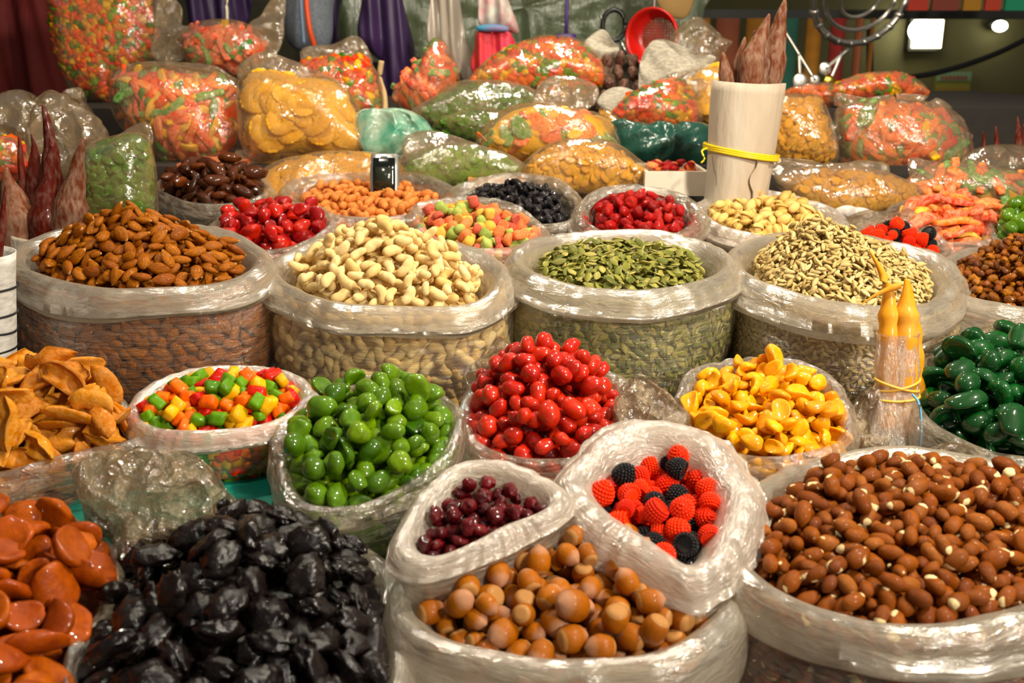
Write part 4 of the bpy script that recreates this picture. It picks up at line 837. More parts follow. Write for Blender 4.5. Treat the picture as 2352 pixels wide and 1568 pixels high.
pouch('pineapple_bag', 'big upright clear bag of yellow candied pineapple rings', [(558, 205), (600, 172), (680, 178), (760, 190), (805, 232), (835, 300), (845, 345), (780, 360), (680, 354), (590, 354), (562, 300)], 1.80, 20, .05, k,
      ('pineapple_mass', 'pineapple rings at the core of the big upright bag', 'pineapple', FM['ring']), flap=[[(538, 158), (600, 118), (655, 135), (725, 165), (805, 200), (765, 215), (650, 190), (575, 205)], [(545, 335), (600, 345), (720, 355), (815, 358), (760, 378), (600, 380), (538, 372)]], seed=64, pk=dict(tilt=.22, roll=.22, layer=2.5, edge=.45, tries=5, sink=.62, stop=.35), corein=1.6)
pouch('small_dice_bag', 'upright clear bag of candied dice with loose top behind the pineapple', [(688, 150), (740, 135), (820, 130), (852, 150), (870, 210), (875, 262), (820, 270), (780, 240), (735, 205), (700, 180)], 2.02, 14, .045, dice_kind(0),
      ('small_dice', 'candied dice filling the bag behind the pineapple', 'candies', FM['mix']), flap=[(683, 112), (760, 98), (822, 80), (852, 108), (862, 155), (800, 148), (700, 155)], seed=65, pk=PD)
pouch('pointed_strip_bag', 'pointed clear bag of pink and green candied strips by the purple sack', [(1000, 98), (1035, 130), (1052, 185), (1020, 235), (985, 272), (945, 268), (906, 225), (925, 185), (962, 140)], 2.02, 14, .045,
      strips('in the pointed bag', [('pink', 1.3), ('orange', .7), ('green', .7)]), ('pointed_strip_mass', 'candied strips at the core of the pointed bag', 'candied strips', FM['mixstrip']), seed=66, pk=PK, flap=[(985, 100), (1000, 82), (1015, 105), (1005, 125)])
pouch('lying_dice_bag', 'bulging clear bag of candied dice lying across the back', [(1083, 208), (1110, 165), (1160, 130), (1250, 106), (1330, 116), (1382, 160), (1388, 200), (1300, 216), (1180, 224)], 2.08, 35, .06, dice_kind(0),
      ('lying_dice', 'candied dice filling the bulging bag across the back', 'candies', FM['mix']), flap=[(1300, 192), (1370, 160), (1418, 178), (1402, 200), (1350, 210)], seed=67, pk=PD)
pouch('green_pouch', 'shiny green pouch lying under the bulging dice bag', [(958, 272), (1010, 228), (1090, 205), (1200, 212), (1240, 238), (1180, 264), (1080, 278)], 1.98, 55, .03, bits('gjelly'), ('green_pouch_fill', 'green candied pieces in the shiny pouch under the dice bag', 'candied fruit', FM['gjelly']), seed=68, pk=PD, corein=2., filmkey='flap')
pouch('dark_green_pouch', 'small shiny dark green pouch beside the orange slices bag', [(995, 290), (1070, 264), (1150, 268), (1185, 290), (1120, 332), (1045, 310)], 1.88, 50, .03, bits('gjelly'), ('dark_green_pouch_fill', 'dark green pieces in the small shiny pouch', 'candied fruit', FM['gjelly']), seed=69, pk=PD, corein=3.)
pouch('candied_slice_bag', 'plump knotted bag of orange yellow and green candied slices', [(1105, 348), (1120, 300), (1160, 262), (1220, 246), (1300, 255), (1380, 272), (1402, 300), (1412, 350), (1330, 372), (1200, 372)], 1.74, 22, .055,
      strips('in the plump knotted bag', [('orange', 1.3), ('yellow', .8), ('green', .6), ('pink', .5)], SH_FL, (.0235, .0138, .0036), 'slice'), ('candied_slice_mass', 'candied slices at the core of the knotted bag', 'candied slices', FM['mixstrip']),
      flap=[(1225, 248), (1238, 195), (1285, 178), (1362, 200), (1352, 240), (1300, 262)], seed=70, pk=dict(tilt=.3, roll=.4, layer=1.8, edge=.3, tries=3))
pouch('pale_green_bag', 'flat clear bag of pale green dried fruit behind the phone', [(935, 405), (940, 362), (1000, 345), (1100, 348), (1180, 375), (1198, 402), (1120, 420), (1000, 424)], 1.68, 45, .03, bits('pgreen'), ('pale_green_fill', 'pale green dried fruit in the flat bag behind the phone', 'dried fruit', FM['pgreen']),
      flap=[(922, 335), (960, 303), (1040, 308), (1115, 345), (1050, 358), (948, 368)], seed=71, pk=PD, corein=2., filmkey='flap')
pouch('amber_pouch', 'crinkled amber pouch of yellow dried fruit above the black raisins', [(1202, 392), (1250, 352), (1330, 338), (1400, 345), (1460, 380), (1492, 415), (1420, 436), (1300, 442), (1230, 426)], 1.66, 42, .04, bits('ylw'), ('amber_fill', 'yellow dried fruit in the crinkled amber pouch', 'dried fruit', FM['ylw']), seed=72, pk=PD, corein=3.)
k = [Kind('pineapple_ring', 'yellow candied ring in the flat bag below the big pineapple bag', 'pineapple ring', 'rings in the flat bag', SH_RG, FM['ylw'], (.0265, .0260, .0036))]
pouch('flat_pineapple_bag', 'flat clear bag of yellow rings lying below the pineapple bag', [(595, 450), (615, 395), (700, 372), (850, 362), (905, 382), (885, 425), (750, 445), (650, 475)], 1.70, 45, .03, k, ('flat_ring_mass', 'yellow rings at the core of the flat bag', 'pineapple', FM['ylw']), seed=73, pk=dict(tilt=.2, roll=.2, layer=2.2, edge=.3, tries=4, sink=.62, stop=.35), corein=1.6)
pouch('back_dice_bag', 'clear bag of candied dice right of the newspaper bunch', [(1408, 285), (1430, 235), (1500, 200), (1560, 190), (1592, 230), (1592, 288), (1500, 298)], 1.98, 25, .045, dice_kind(0), ('back_dice', 'candied dice in the bag right of the newspaper', 'candies', FM['mix']),
      flap=[(1480, 205), (1560, 165), (1625, 185), (1605, 240), (1565, 195)], seed=74, pk=PD)
k = [Kind('pale_ring', 'pale yellow candied ring in the narrow bag behind the paper tube', 'candied ring', 'pale rings behind the tube', SH_RG, FM['ring'], (.0265, .0260, .0036))]
pouch('pale_ring_bag', 'narrow bag of pale yellow rings behind the paper tube', [(1588, 262), (1590, 185), (1620, 160), (1662, 170), (1668, 272), (1620, 282)], 2.02, 15, .04, k, ('pale_ring_mass', 'pale rings at the core of the narrow bag', 'candied fruit', FM['ring']), seed=75, pk=dict(tilt=.3, roll=.3, layer=2.2, edge=.3, tries=4, sink=.62, stop=.35), corein=1.6)
pouch('green_jelly_bag', 'clear bag of bright green jelly pieces behind the almonds', [(188, 425), (200, 352), (260, 322), (330, 312), (353, 362), (358, 450), (342, 508), (230, 520), (186, 505)], 1.47, 12, .045, bits('gjelly'), ('green_jelly_fill', 'green jelly pieces in the bag behind the almonds', 'candied fruit', FM['gjelly']),
      flap=[(240, 335), (330, 282), (348, 335), (290, 345)], seed=76, pk=PD, corein=3.)
pouch('yellow_bag', 'tall clear bag of yellow dried fruit right of the paper tube', [(1762, 240), (1850, 225), (1885, 250), (1908, 372), (1800, 380), (1762, 345)], 1.78, 15, .05, bits('ylw'), ('yellow_fill', 'yellow dried fruit in the tall bag by the tube', 'dried fruit', FM['ylw']), seed=77, pk=PD, corein=3.)
pouch('big_strip_bag', 'big hazy bag of orange and green candied strips at right', [(1930, 262), (1980, 242), (2080, 236), (2170, 262), (2210, 320), (2205, 390), (2100, 415), (2000, 400), (1942, 365)], 1.82, 18, .065,
      strips('in the big hazy bag at right', [('orange', 1.2), ('pink', 1.), ('green', .7)]), ('big_strip_mass', 'candied strips at the core of the big hazy bag', 'candied strips', FM['mixstrip']),
      flap=[(1916, 205), (1950, 225), (2060, 215), (2150, 232), (2205, 275), (2238, 302), (2212, 330), (2080, 262), (1935, 262)], seed=78, pk=PK, filmkey='flap')
pouch('far_dice_bag', 'low clear bag of candied dice behind the big hazy bag', [(1898, 215), (1960, 186), (2050, 180), (2108, 200), (2114, 230), (2000, 238), (1918, 236)], 2.10, 30, .045, dice_kind(0), ('far_dice', 'candied dice in the low bag behind the hazy bag', 'candies', FM['mix']), seed=79, pk=PD)
pouch('orange_bag', 'small bag of orange candied pieces behind the paper tube', [(1795, 220), (1860, 205), (1918, 210), (1924, 246), (1840, 250)], 2.12, 30, .04, [Kind('bit', 'p', 'c', 'g', SH_BIT, FM['cube_orange'], (.0105, .0085, .0032), 0)], ('orange_fill', 'orange candied pieces behind the paper tube', 'candied fruit', FM['cube_orange']), seed=80, pk=PD, corein=3.)
pouch('flat_yellow_bag', 'flat hazy bag of yellow dried fruit behind the pistachios', [(1798, 420), (1830, 400), (1950, 396), (2060, 420), (2115, 452), (2030, 486), (1930, 492), (1840, 458)], 1.64, 45, .03, bits('ylw'), ('flat_yellow_fill', 'yellow dried fruit in the flat hazy bag', 'dried fruit', FM['ylw']),
      flap=[(1783, 362), (1850, 372), (2020, 372), (2036, 405), (1950, 408), (1805, 422)], seed=81, pk=PD, corein=2., filmkey='flap')
pouch('clear_strip_bag', 'loose clear bag with few candied strips by the right edge', [(2085, 445), (2110, 398), (2200, 385), (2300, 408), (2380, 430), (2350, 475), (2200, 460)], 1.66, 40, .03, strips('in the loose clear bag', [('orange', 1.), ('green', .6)]), ('clear_strip_mass', 'candied strips at the core of the loose clear bag', 'candied strips', FM['mixstrip']), seed=82, pk=PK, filmkey='flap',
      flap=[(2085, 365), (2130, 372), (2190, 395), (2140, 440), (2090, 430)])
pouch('left_dice_bag', 'clear bag with few candied dice at the left edge', [(-60, 400), (-40, 330), (30, 320), (66, 350), (60, 410), (0, 430)], 1.62, 20, .04, dice_kind(0), ('left_dice', 'candied dice in the bag at the left edge', 'candies', FM['mix']), seed=83, pk=PD)
pouch('leaning_yellow_bag', 'narrow bag of yellow dried fruit leaning behind the knotted slices bag', [(1380, 262), (1415, 275), (1470, 350), (1494, 410), (1440, 400), (1400, 340)], 1.84, 25, .03, bits('ylw'), ('leaning_yellow_fill', 'yellow dried fruit in the narrow leaning bag', 'dried fruit', FM['ylw']), seed=84, pk=PD, corein=3.)
# empty or crumpled plastic
def crumple(name, label, outline, d, lean, thick, seed, key='crumple', **kw):
    return lump_thing(name, label, 'plastic bag', outline, d, lean, thick, MF[key], seed, amp=.005, freq=70 if key == 'crumple' else 48, ridge=.011 if key == 'crumple' else .009, nth=110, nr=22, **kw)
crumple('pale_green_empty_bag', 'pale yellowish empty clear bag behind the dark churchkhela', [(85, 335), (80, 262), (108, 200), (180, 228), (245, 300), (225, 375), (150, 430), (100, 410)], 1.56, 15, .03, 91, 'flap')
crumple('grey_empty_bag', 'grey empty crumpled bag at the left edge', [(-40, 270), (40, 235), (95, 270), (90, 340), (30, 360), (-30, 350)], 1.66, 15, .03, 92, 'flap')
crumple('small_empty_bag', 'small standing empty bag below the red curtain', [(150, 215), (185, 195), (208, 235), (215, 280), (180, 290), (150, 255)], 1.95, 10, .02, 93, 'flap')
crumple('knotted_bag', 'crumpled knotted clear bag between peaches and prunes', [(180, 1110), (230, 1078), (320, 1070), (370, 1092), (430, 1092), (520, 1130), (562, 1165), (430, 1235), (330, 1275), (282, 1315), (240, 1245), (190, 1185)], .82, 45, .03, 94)
crumple('crinkled_bag', 'crinkled clear bag below the dark green fruit', [(2100, 1055), (2140, 1012), (2230, 1030), (2330, 1080), (2350, 1130), (2280, 1150), (2180, 1115)], .93, 40, .025, 95)
crumple('bunched_film', 'bunched plastic film between red cherries and yellow fruit', [(1425, 935), (1450, 882), (1525, 880), (1565, 930), (1535, 990), (1445, 985)], .95, 40, .025, 96)
crumple('film_scrap', 'scrap of clear film between cashews and red cherries', [(1125, 800), (1160, 780), (1195, 812), (1150, 850), (1085, 885), (1068, 850)], 1.03, 25, .012, 97)
crumple('film_roll', 'bunched clear film behind the dark green fruit', [(2110, 805), (2160, 770), (2280, 758), (2390, 790), (2350, 825), (2200, 810)], 1.08, 35, .02, 98)
crumple('crinkled_film', 'crinkled clear film behind the small berry candies', [(1930, 510), (2000, 482), (2100, 500), (2190, 545), (2130, 565), (1980, 540)], 1.47, 40, .02, 99)
crumple('balloon_bag', 'rounded empty clear bag beside the red sieve', [(1525, 110), (1552, 58), (1600, 48), (1640, 88), (1688, 95), (1672, 115), (1640, 170), (1600, 215), (1550, 190)], 2.16, 10, .05, 100, 'flap')
crumple('wrapped_churchkhela_bag', 'crumpled clear bag around the churchkhela at the right edge', [(2200, 400), (2230, 360), (2300, 345), (2400, 360), (2400, 440), (2280, 440)], 1.76, 20, .04, 101, 'flap')
crumple('loose_film', 'loose clear film beside the golden churchkhela bundle', [(1962, 1010), (1985, 930), (2015, 925), (2020, 1060), (1975, 1062)], 1.0, 30, .015, 102)
M_teal = plain('dark_teal_plastic', '#27594b', .28, col2='#173a30', ns=12, bstr=.8, bs=16, bd=.012, coat=.3)
M_tealw = plain('teal_white_wrapping', '#3f8a6e', .3, col2='#cfd2bd', ns=22, bstr=.7, bs=20, bd=.008, coat=.3)
lump_thing('teal_package', 'dark teal plastic-wrapped package left of the paper tube', 'package', [(1405, 292), (1500, 288), (1612, 286), (1645, 335), (1615, 378), (1520, 395), (1440, 375)], 1.82, 30, .05, M_teal, 111, amp=.004, freq=60, ridge=.008)
lump_thing('wrapped_package', 'green and white wrapped package beside the pineapple bag', 'package', [(828, 265), (885, 260), (960, 288), (1000, 312), (935, 355), (862, 362), (838, 320)], 1.78, 25, .04, M_tealw, 112, amp=.004, freq=60, ridge=.009)
lump_thing('teal_tray_wrap', 'dark teal wrap between the yellow bag and hazy bag', 'package', [(1895, 300), (1935, 290), (1960, 360), (1945, 395), (1905, 380)], 1.86, 20, .03, M_teal, 113, amp=.003, freq=40, ridge=.003)
V, Fc = rbox(.125, .10, .011, .9, 8, .25, 4); V = V + np.array([-.27, .855, CAMZ - .397]); org = np.array([-.27, .855, CAMZ - .41]); o = link('teal_tarpaulin', mk_mesh('teal_tarpaulin', V - org, Fc, M_tarp), None, tuple(org)); tag(o, 'folded teal tarpaulin under the candied cube bag', 'tarpaulin')
# trays with edges showing
M_wood = plain('pine_board', '#c88a4a', .6, col2='#a9703a', ns=6, stretch=(1, 12, 12))
M_otray = plain('orange_carton', '#d9643a', .55, col2='#e9a06a', ns=14)
for nm, lb, x0, y0, x1, y1, d, m in (('carton', 'orange carton edge behind the dates', 408, 376, 545, 402, 1.72, M_otray), ('wooden_crate', 'wooden crate edge under the pale green bag', 1075, 408, 1205, 440, 1.64, M_wood), ('fruit_tray', 'white tray edge left of the paper tube', 1480, 392, 1625, 450, 1.62, plain('tray_plastic', '#d8cbb8', .5))):
    a, b = P(x0, y1, d), P(x1, y0, d); root = thing(nm, lb, 'box', ((a[0] + b[0]) / 2, a[1] + .05, a[2]))
    t_ = .006
    for nmp, lo, hi in (('front_panel', (a[0], a[1], a[2]), (b[0], a[1] + t_, b[2])), ('back_panel', (a[0], a[1] + .12, a[2]), (b[0], a[1] + .12 + t_, b[2])), ('side_panel', (a[0], a[1] + t_, a[2]), (a[0] + t_, a[1] + .12, b[2])), ('side_panel', (b[0] - t_, a[1] + t_, a[2]), (b[0], a[1] + .12, b[2])), ('bottom', (a[0] + t_, a[1] + t_, a[2]), (b[0] - t_, a[1] + .12, a[2] + t_))):
        part(nmp, *wbox(lo, hi), m, root, smooth=False)
r_ = np.random.default_rng(3)
for i in range(26):
    p = P(r_.uniform(1495, 1612), 396, 1.62) + np.array([0, r_.uniform(.02, .10), r_.uniform(-.004, .010)]); o = bpy.data.objects.new('tray_fruit', Kind('tray_fruit', '', '', '', [ball(.011, .008, .005, 10, 6, .12, 2, i % 4)], FM['straw' if i % 3 else 'strip_orange'], (.011, .008, .005)).me(0)); COL.objects.link(o)
    o.location = tuple(p); o.rotation_euler = (r_.normal() * .3, r_.normal() * .3, r_.uniform(0, 6)); tag(o, ('dark red' if i % 3 else 'orange') + ' dried fruit piece on the white tray by the paper tube', 'dried fruit', ('dark red' if i % 3 else 'orange') + ' pieces on the white tray')
for i, (px, py) in enumerate(((1945, 487), (1978, 490))):
    V, Fc = ball(.018, .012, .011, 16, 10, .15, 2.2, 5 + i, .08, 4); c = P(px, py, 1.56); o = link('sugared_fruit', mk_mesh('sugared_fruit', V, Fc, plain('sugar_crust', '#cfc6bd', .7, col2='#8f8583', ns=60, bstr=.5, bs=90), True), None, tuple(c)); tag(o, ('grey' if i == 0 else 'white') + ' sugar-crusted dried fruit beside the pistachios', 'dried fruit', 'sugar-crusted fruits')

# ------------------------------------------------------------------ churchkhela bundles and paper tubes
def sausage(name, label, group, pts, d, wpx, mat, bul=0., nb=3, taper=.45, seed=0, upright=False):
    """pts: pixel path from base to tip"""
    q = spline([PY(x, y, d) if upright else P(x, y, d) for x, y in pts], 26); w = wpx * d / F / 2; t = np.linspace(0, 1, 26)
    r = w * np.where(t < taper, 1, np.maximum(.10, 1 - (np.maximum(t - taper, 0) / (1 - taper)) ** .75 * .92)) * (1 + bul * np.sin(t * nb * 2 * math.pi / max(taper, .2) * .5) * (t < taper + .1)); r[0] *= .6
    V, Fc = lathe(t, r, seg=14, cen=q); V = V + (NZ(seed, 140, 8)(V) * w * .07)[:, None] * np.array([1, 1, .2]); org = q[0]
    o = link(name, mk_mesh(name, V - org, Fc, mat, True, (V - org) / .06), None, tuple(org)); tag(o, label, 'churchkhela', group); return o
M_paper = plain('white_wrapping_paper', '#c4b8a6', .7, col2='#9c7c58', ns=7, amt=.5, bstr=.7, bs=26, stretch=(2.5, 2.5, .5), bd=.004)
M_yribbon = plain('yellow_ribbon', '#e3c412', .4)
def paper_tube(name, label, top, bot, rt, rb, d, zbase, seed, mat=None, wob=.03):
    a, b = PY(bot[0], bot[1], d), PY(top[0], top[1], d); ax = (b - a); L = np.linalg.norm(ax); ax /= L
    if zbase is not None and a[2] > zbase: a = a - ax * (a[2] - zbase) / ax[2]
    u = np.cross(np.array([0, 1., 0]), ax); u /= np.linalg.norm(u); v = np.cross(ax, u); th = np.arange(48) / 48 * 2 * math.pi; rings = []
    nz = NZ(seed, 60, 10); n = 16
    for side in (0, 1):
        for i in range(n):
            s = i / (n - 1) if side == 0 else 1 - i / (n - 1); r = (rb + (rt - rb) * s) * (1 - .03 * side); c = a + (b - a) * s
            p = c + r * (np.cos(th)[:, None] * u + np.sin(th)[:, None] * v); w = nz(p * np.array([1, 1, .5])) * wob * r + .02 * r * np.sin(3 * th + seed); p = p + (np.cos(th)[:, None] * u + np.sin(th)[:, None] * v) * w[:, None]
            if s > .99: p = p + ax * (NZ(seed + 2, 30)(p) * .004)[:, None]
            rings.append(p)
    root = thing(name, label, 'paper tube', a); part('paper_wrap', np.concatenate(rings), grid_faces(2 * n, 48), mat or M_paper, root); return root, a, b, u, v
def band(root, c, u, v, r, w, mat, name='ribbon', ax=None, label=None, slope=0.):
    th = np.linspace(0, 2 * math.pi, 41); pts = c + r * (np.cos(th)[:, None] * u + np.sin(th)[:, None] * v) + np.outer(np.cos(th) * slope, np.cross(u, v)); V, Fc = tube(pts, w, 6); return part(name, V, Fc, mat, root, label=label)
T2, a2, b2, u2, v2 = paper_tube('paper_tube', 'tall white paper tube of churchkhela tied with yellow ribbon', (1718, 190), (1690, 438), 85 * 1.52 / F, 74 * 1.52 / F, 1.585, ZE, 121)
c = PY(1702, 348, 1.585); rr = 84 * 1.555 / F
for k_ in range(3): band(T2, c + np.array([0, 0, .003 * k_ - .003]), u2, v2, rr + .001, .0022, M_yribbon, slope=-.006)
V, Fc = tube(spline([PY(1624, 340, 1.56), PY(1612, 347, 1.55), PY(1618, 364, 1.545), PY(1610, 374, 1.545)], 14), .0015, 6); part('ribbon_tail', V, Fc, M_yribbon, T2)
for i, (tip, mid, w) in enumerate((((1660, 118), (1666, 168), 34), ((1710, 85), (1700, 150), 36), ((1733, 70), (1728, 140), 36), ((1768, 32), (1730, 130), 54), ((1755, 60), (1752, 140), 40), ((1803, 0), (1775, 130), 62))):
    base = (1710 + (mid[0] - 1718) * .35, 330); sausage('churchkhela', ('floury reddish churchkhela tip in the ribboned paper tube'), 'churchkhela in the ribboned tube', [base, (1716 + (mid[0] - 1716) * .6, 240), (1716 + (mid[0] - 1716) * .85, mid[1] + 45), mid, ((mid[0] + tip[0] * 2) / 3, (mid[1] + tip[1] * 2) / 3), tip], 1.588 + .018 * (i % 3 - 1), w * 1.0, FM['church_pale'], seed=i, taper=.60, upright=True)
nz_ = NZ(5, 45); g_ = []
for s_ in np.linspace(0, 1, 14):
    for t_ in np.linspace(0, 1, 10):
        an_ = math.radians(-78 + 34 * t_ + 5 * math.sin(s_ * 9) * (t_ < .1) + 4 * math.sin(s_ * 13 + 1) * (t_ > .9)); zz = .14 + .36 * s_ + .02 * math.sin(t_ * 11) * (s_ > .95)
        r_f = (74 + 11 * zz) * 1.52 / F * (1.04 + .03 * (t_ < .1)); g_.append(a2 + (b2 - a2) * zz + r_f * (math.cos(an_) * u2 + math.sin(an_) * v2))
g_ = np.array(g_); part('paper_flap', g_, grid_faces(14, 10, False), M_paper, T2, label='torn paper flap on the tube')
T1, a1, b1, u1, v1 = paper_tube('paper_tube', 'short white paper tube of dark churchkhela behind the almonds', (95, 535), (95, 640), 84 * 1.36 / F, 82 * 1.36 / F, 1.43, ZD, 122)
for i, (pts, w, m) in enumerate((([(112, 600), (115, 470), (118, 380), (112, 300), (98, 242)], 44, 'church'), ([(60, 600), (58, 480), (52, 400), (42, 312)], 34, 'church'), ([(80, 600), (85, 490), (80, 400), (75, 308)], 50, 'church'), ([(108, 610), (105, 520), (108, 430), (120, 328)], 62, 'church'), ([(150, 600), (160, 500), (172, 410), (196, 318)], 64, 'church_pale'), ([(45, 600), (35, 510), (25, 440), (14, 385)], 70, 'church_pale'))):
    dsc = 'pale floury' if m == 'church_pale' else 'dark red-brown'
    sausage('churchkhela', f'{dsc} pointed churchkhela in the short tube behind the almonds', f'{dsc} churchkhela behind the almonds', pts, 1.43 + (.035 if i in (0, 1, 2) else -.02), w * 1.2, FM[m], seed=10 + i, taper=.45, bul=.05, upright=True)
M_paper2 = plain('printed_paper', '#d8d3cb', .7, col2='#77736c', ns=70, amt=.5, stretch=(1, 1, 3))
T3, a3, b3, u3, v3 = paper_tube('corded_tube', 'white paper tube wound with black cord at the left edge', (-42, 575), (-30, 860), 72 * 1.08 / F, 62 * 1.08 / F, 1.05, ZB, 123, M_paper2)
M_cord = plain('black_cord', '#0d0d0e', .5)
for y in (660, 720, 745, 800, 830): band(T3, PY(-36, y, 1.05), u3, v3, 70 * 1.06 / F + .001, .0012, M_cord, 'cord', slope=.004 * (-1) ** y)
sausage('churchkhela', 'thin dark churchkhela stick in the corded tube at left edge', None, [(-10, 620), (2, 540), (8, 480), (12, 425)], 1.05, 22, FM['church'], seed=31, upright=True)
for i, (tx, ty, w) in enumerate(((2228, 305, 26), (2258, 302, 26), (2287, 290, 28), (2316, 338, 24), (2337, 268, 30), (2352, 285, 28), (2240, 345, 26))):
    sausage('churchkhela', 'reddish churchkhela tip in the bunch at the right edge', 'churchkhela at the right edge', [(tx + 8, 430), (tx + 5, 390), (tx + 3, ty + 45), (tx, ty)], 1.84 + .02 * (i % 3), w, FM['church'], seed=40 + i, taper=.4, upright=True)
# dark bunch in newspaper
for i in range(15):
    px, py = [(1395, 140), (1425, 132), (1452, 140), (1388, 168), (1420, 165), (1455, 170), (1400, 195), (1432, 198), (1462, 200), (1390, 225), (1420, 228), (1448, 230), (1402, 248), (1380, 245), (1460, 222)][i]
    V, Fc = ball(.017, .012, .012, 14, 9, .14, 2, i, .06, 3); c = P(px, py, 2.05 + .01 * (i % 3)); o = link('dark_churchkhela', mk_mesh('dark_churchkhela', V, Fc, FM['church_dark'], True, V / .017), None, tuple(c)); o.rotation_euler = (i * .7, 1.2, i * 1.3); tag(o, 'dark knobbly churchkhela end bunched in newspaper at the back', 'churchkhela', 'dark ends bunched in newspaper')
M_news = plain('newspaper', '#b5ab98', .75, col2='#6d6a62', ns=110, amt=.7, stretch=(1, 1, 2.5), bstr=.3, bs=25)
lump_thing('newspaper', 'crumpled newspaper sheet left of the dark bunch', 'newspaper', [(1332, 118), (1378, 76), (1400, 98), (1425, 120), (1400, 190), (1375, 160)], 2.10, 10, .012, M_news, 131, amp=.003, freq=40, ridge=.009)
lump_thing('newspaper', 'pointed newspaper sheet right of the dark bunch', 'newspaper', [(1468, 150), (1508, 108), (1560, 118), (1640, 128), (1620, 158), (1550, 190), (1478, 228)], 2.04, 10, .012, M_news, 132, amp=.004, freq=45, ridge=.009)
lump_thing('newspaper', 'newspaper scrap under the dark bunch', 'newspaper', [(1370, 235), (1400, 262), (1440, 250), (1475, 228), (1450, 262), (1400, 275)], 2.02, 30, .008, M_news, 133, amp=.002, freq=40)
# golden bundle wrapped in film
gold = [([(2035, 1000), (2042, 860), (2040, 770), (2040, 715), (2040, 670), (2022, 620), (1998, 575)], 44, .5, .10), ([(2072, 1010), (2078, 870), (2078, 780), (2080, 720), (2082, 680), (2080, 640)], 56, .62, .08), ([(2100, 1000), (2102, 860), (2098, 770), (2094, 700), (2088, 645)], 40, .55, .08)]
for i, (pts, w, tp, bl) in enumerate(gold):
    sausage('golden_churchkhela', ['golden churchkhela with long curved tip in the wrapped bundle', 'thickest golden churchkhela at the middle of the wrapped bundle', 'thin golden churchkhela at the right of the wrapped bundle'][i], 'golden churchkhela', pts, [1.0, 1.0, 1.02][i], w, FM['church_gold'], bul=bl, nb=7, taper=tp, seed=50 + i)
sausage('golden_churchkhela', 'golden churchkhela tip bent sideways across the bundle', 'golden churchkhela', [(2068, 655), (2045, 662), (2010, 678), (1976, 700)], .99, 16, FM['church_gold'], taper=.3, seed=54)
th = np.arange(60) / 60 * 2 * math.pi; rings = []
for py, wpx, cx in ((762, 50, 2062), (770, 46, 2062), (800, 46, 2060), (850, 50, 2060), (880, 44, 2062), (905, 48, 2058), (960, 54, 2052), (1010, 60, 2048), (1055, 66, 2046)):
    c = P(cx, py, 1.0); w = wpx * 1.0 / F; s = 1 + .07 * np.sin(th * 9 + py * .02) + .04 * np.sin(th * 17 + py * .05); rings.append(np.stack([c[0] + w * s * np.cos(th), c[1] + .7 * w * s * np.sin(th), np.full(60, c[2])], 1))
W8 = thing('wrapping_film', 'clear film sleeve tied round the golden churchkhela bundle', 'plastic film', P(2046, 1058, 1.0)); part('film_sleeve', np.concatenate(rings), grid_faces(9, 60), film('sleeve_film', .45, '#f0e4d4', .14, 40, .9, (3, 3, .5), .14, .4), W8)
M_band = plain('straw_yellow_band', '#d8a83a', .45)
for y0, y1 in ((865, 900), (900, 862), (915, 905)):
    c = P(2060, (y0 + y1) / 2, 1.0); band(W8, c, np.array([1., 0, 0]), np.array([0, .72, 0]), 50 / F, .0014, M_band, 'elastic_band', slope=(y0 - y1) / F * .5)
V, Fc = tube(spline([P(2095, 905, .975), P(2112, 930, .97), P(2116, 990, .97), P(2110, 1062, .975)], 20), .0012, 6); part('blue_string', V, Fc, plain('blue_string', '#5f9fc4', .6), W8)

# phone standing in the peanuts
M_ph = plain('silver_phone_shell', '#8f8f8d', .35, metal=.6); M_scr = plain('dark_phone_screen', '#0c0f0d', .12, coat=.5); M_key = plain('silver_keys', '#b9b9b5', .4, metal=.3); M_lcd = plain('grey_lcd', '#23281f', .2)
M_yel = plain('yellow_print', '#e8b018', .5); M_wht = plain('white_print', '#e8e8e8', .5); M_blk = plain('black_print', '#0b0b0b', .5)
pc = P(884, 434, 1.60); ang = math.radians(14)
ph = thing('mobile_phone', 'silver mobile phone with dark screen standing in the light peanuts', 'phone', pc); Rp = rx(-ang) @ rz(-.03); SX = 33 * 1.6 / F
def phpart(nm, V, Fc, m, smooth=True, parent=None, label=None): return part(nm, pc + np.asarray(V) @ Rp.T, Fc, m, ph, smooth, parent, label)
phpart('body', *rbox(SX, .0075, .056, .6, 5), M_ph)
o_s = phpart('screen', *(lambda VF: (VF[0] + np.array([0, -.0070, .018]), VF[1]))(rbox(SX * .78, .0016, .031, .9, 4)), M_scr)
phpart('display', *(lambda VF: (VF[0] + np.array([0, -.0088, .018]), VF[1]))(rbox(SX * .60, .0004, .016, .9, 3)), M_lcd, parent=o_s)
phpart('speaker_slot', *(lambda VF: (VF[0] + np.array([0, -.0078, .050]), VF[1]))(rbox(SX * .25, .0005, .0010, .9, 3)), M_blk)
for i, (kx, kz, kw, kh) in enumerate(((-.52, -.024, .34, .0035), (.52, -.024, .34, .0035), (0, -.026, .2, .0055), (-.52, -.034, .34, .0035), (.52, -.034, .34, .0035), (-.55, -.045, .28, .004), (0, -.045, .28, .004), (.55, -.045, .28, .004))):
    phpart('key', *(lambda VF: (VF[0] + np.array([kx * SX, -.0076, kz]), VF[1]))(rbox(kw * SX, .0012, kh, .7, 3)), M_key)
zl = -.0035
V, Fc = lathe(np.array([-1, 1.]), np.array([1, 1.]), seg=20); V = V[:, [1, 0, 2]] * np.array([.0030, .0003, .0030]) + np.array([0, -.0090, zl]); phpart('logo_disc', V, Fc, M_yel, parent=o_s)
for q in (-.0014, .0, .0014): phpart('logo_stripe', *(lambda VF: (VF[0] + np.array([0, -.0094, zl + q]), VF[1]))(rbox(.0025, .0002, .00032, .5, 3)), M_blk, parent=o_s)
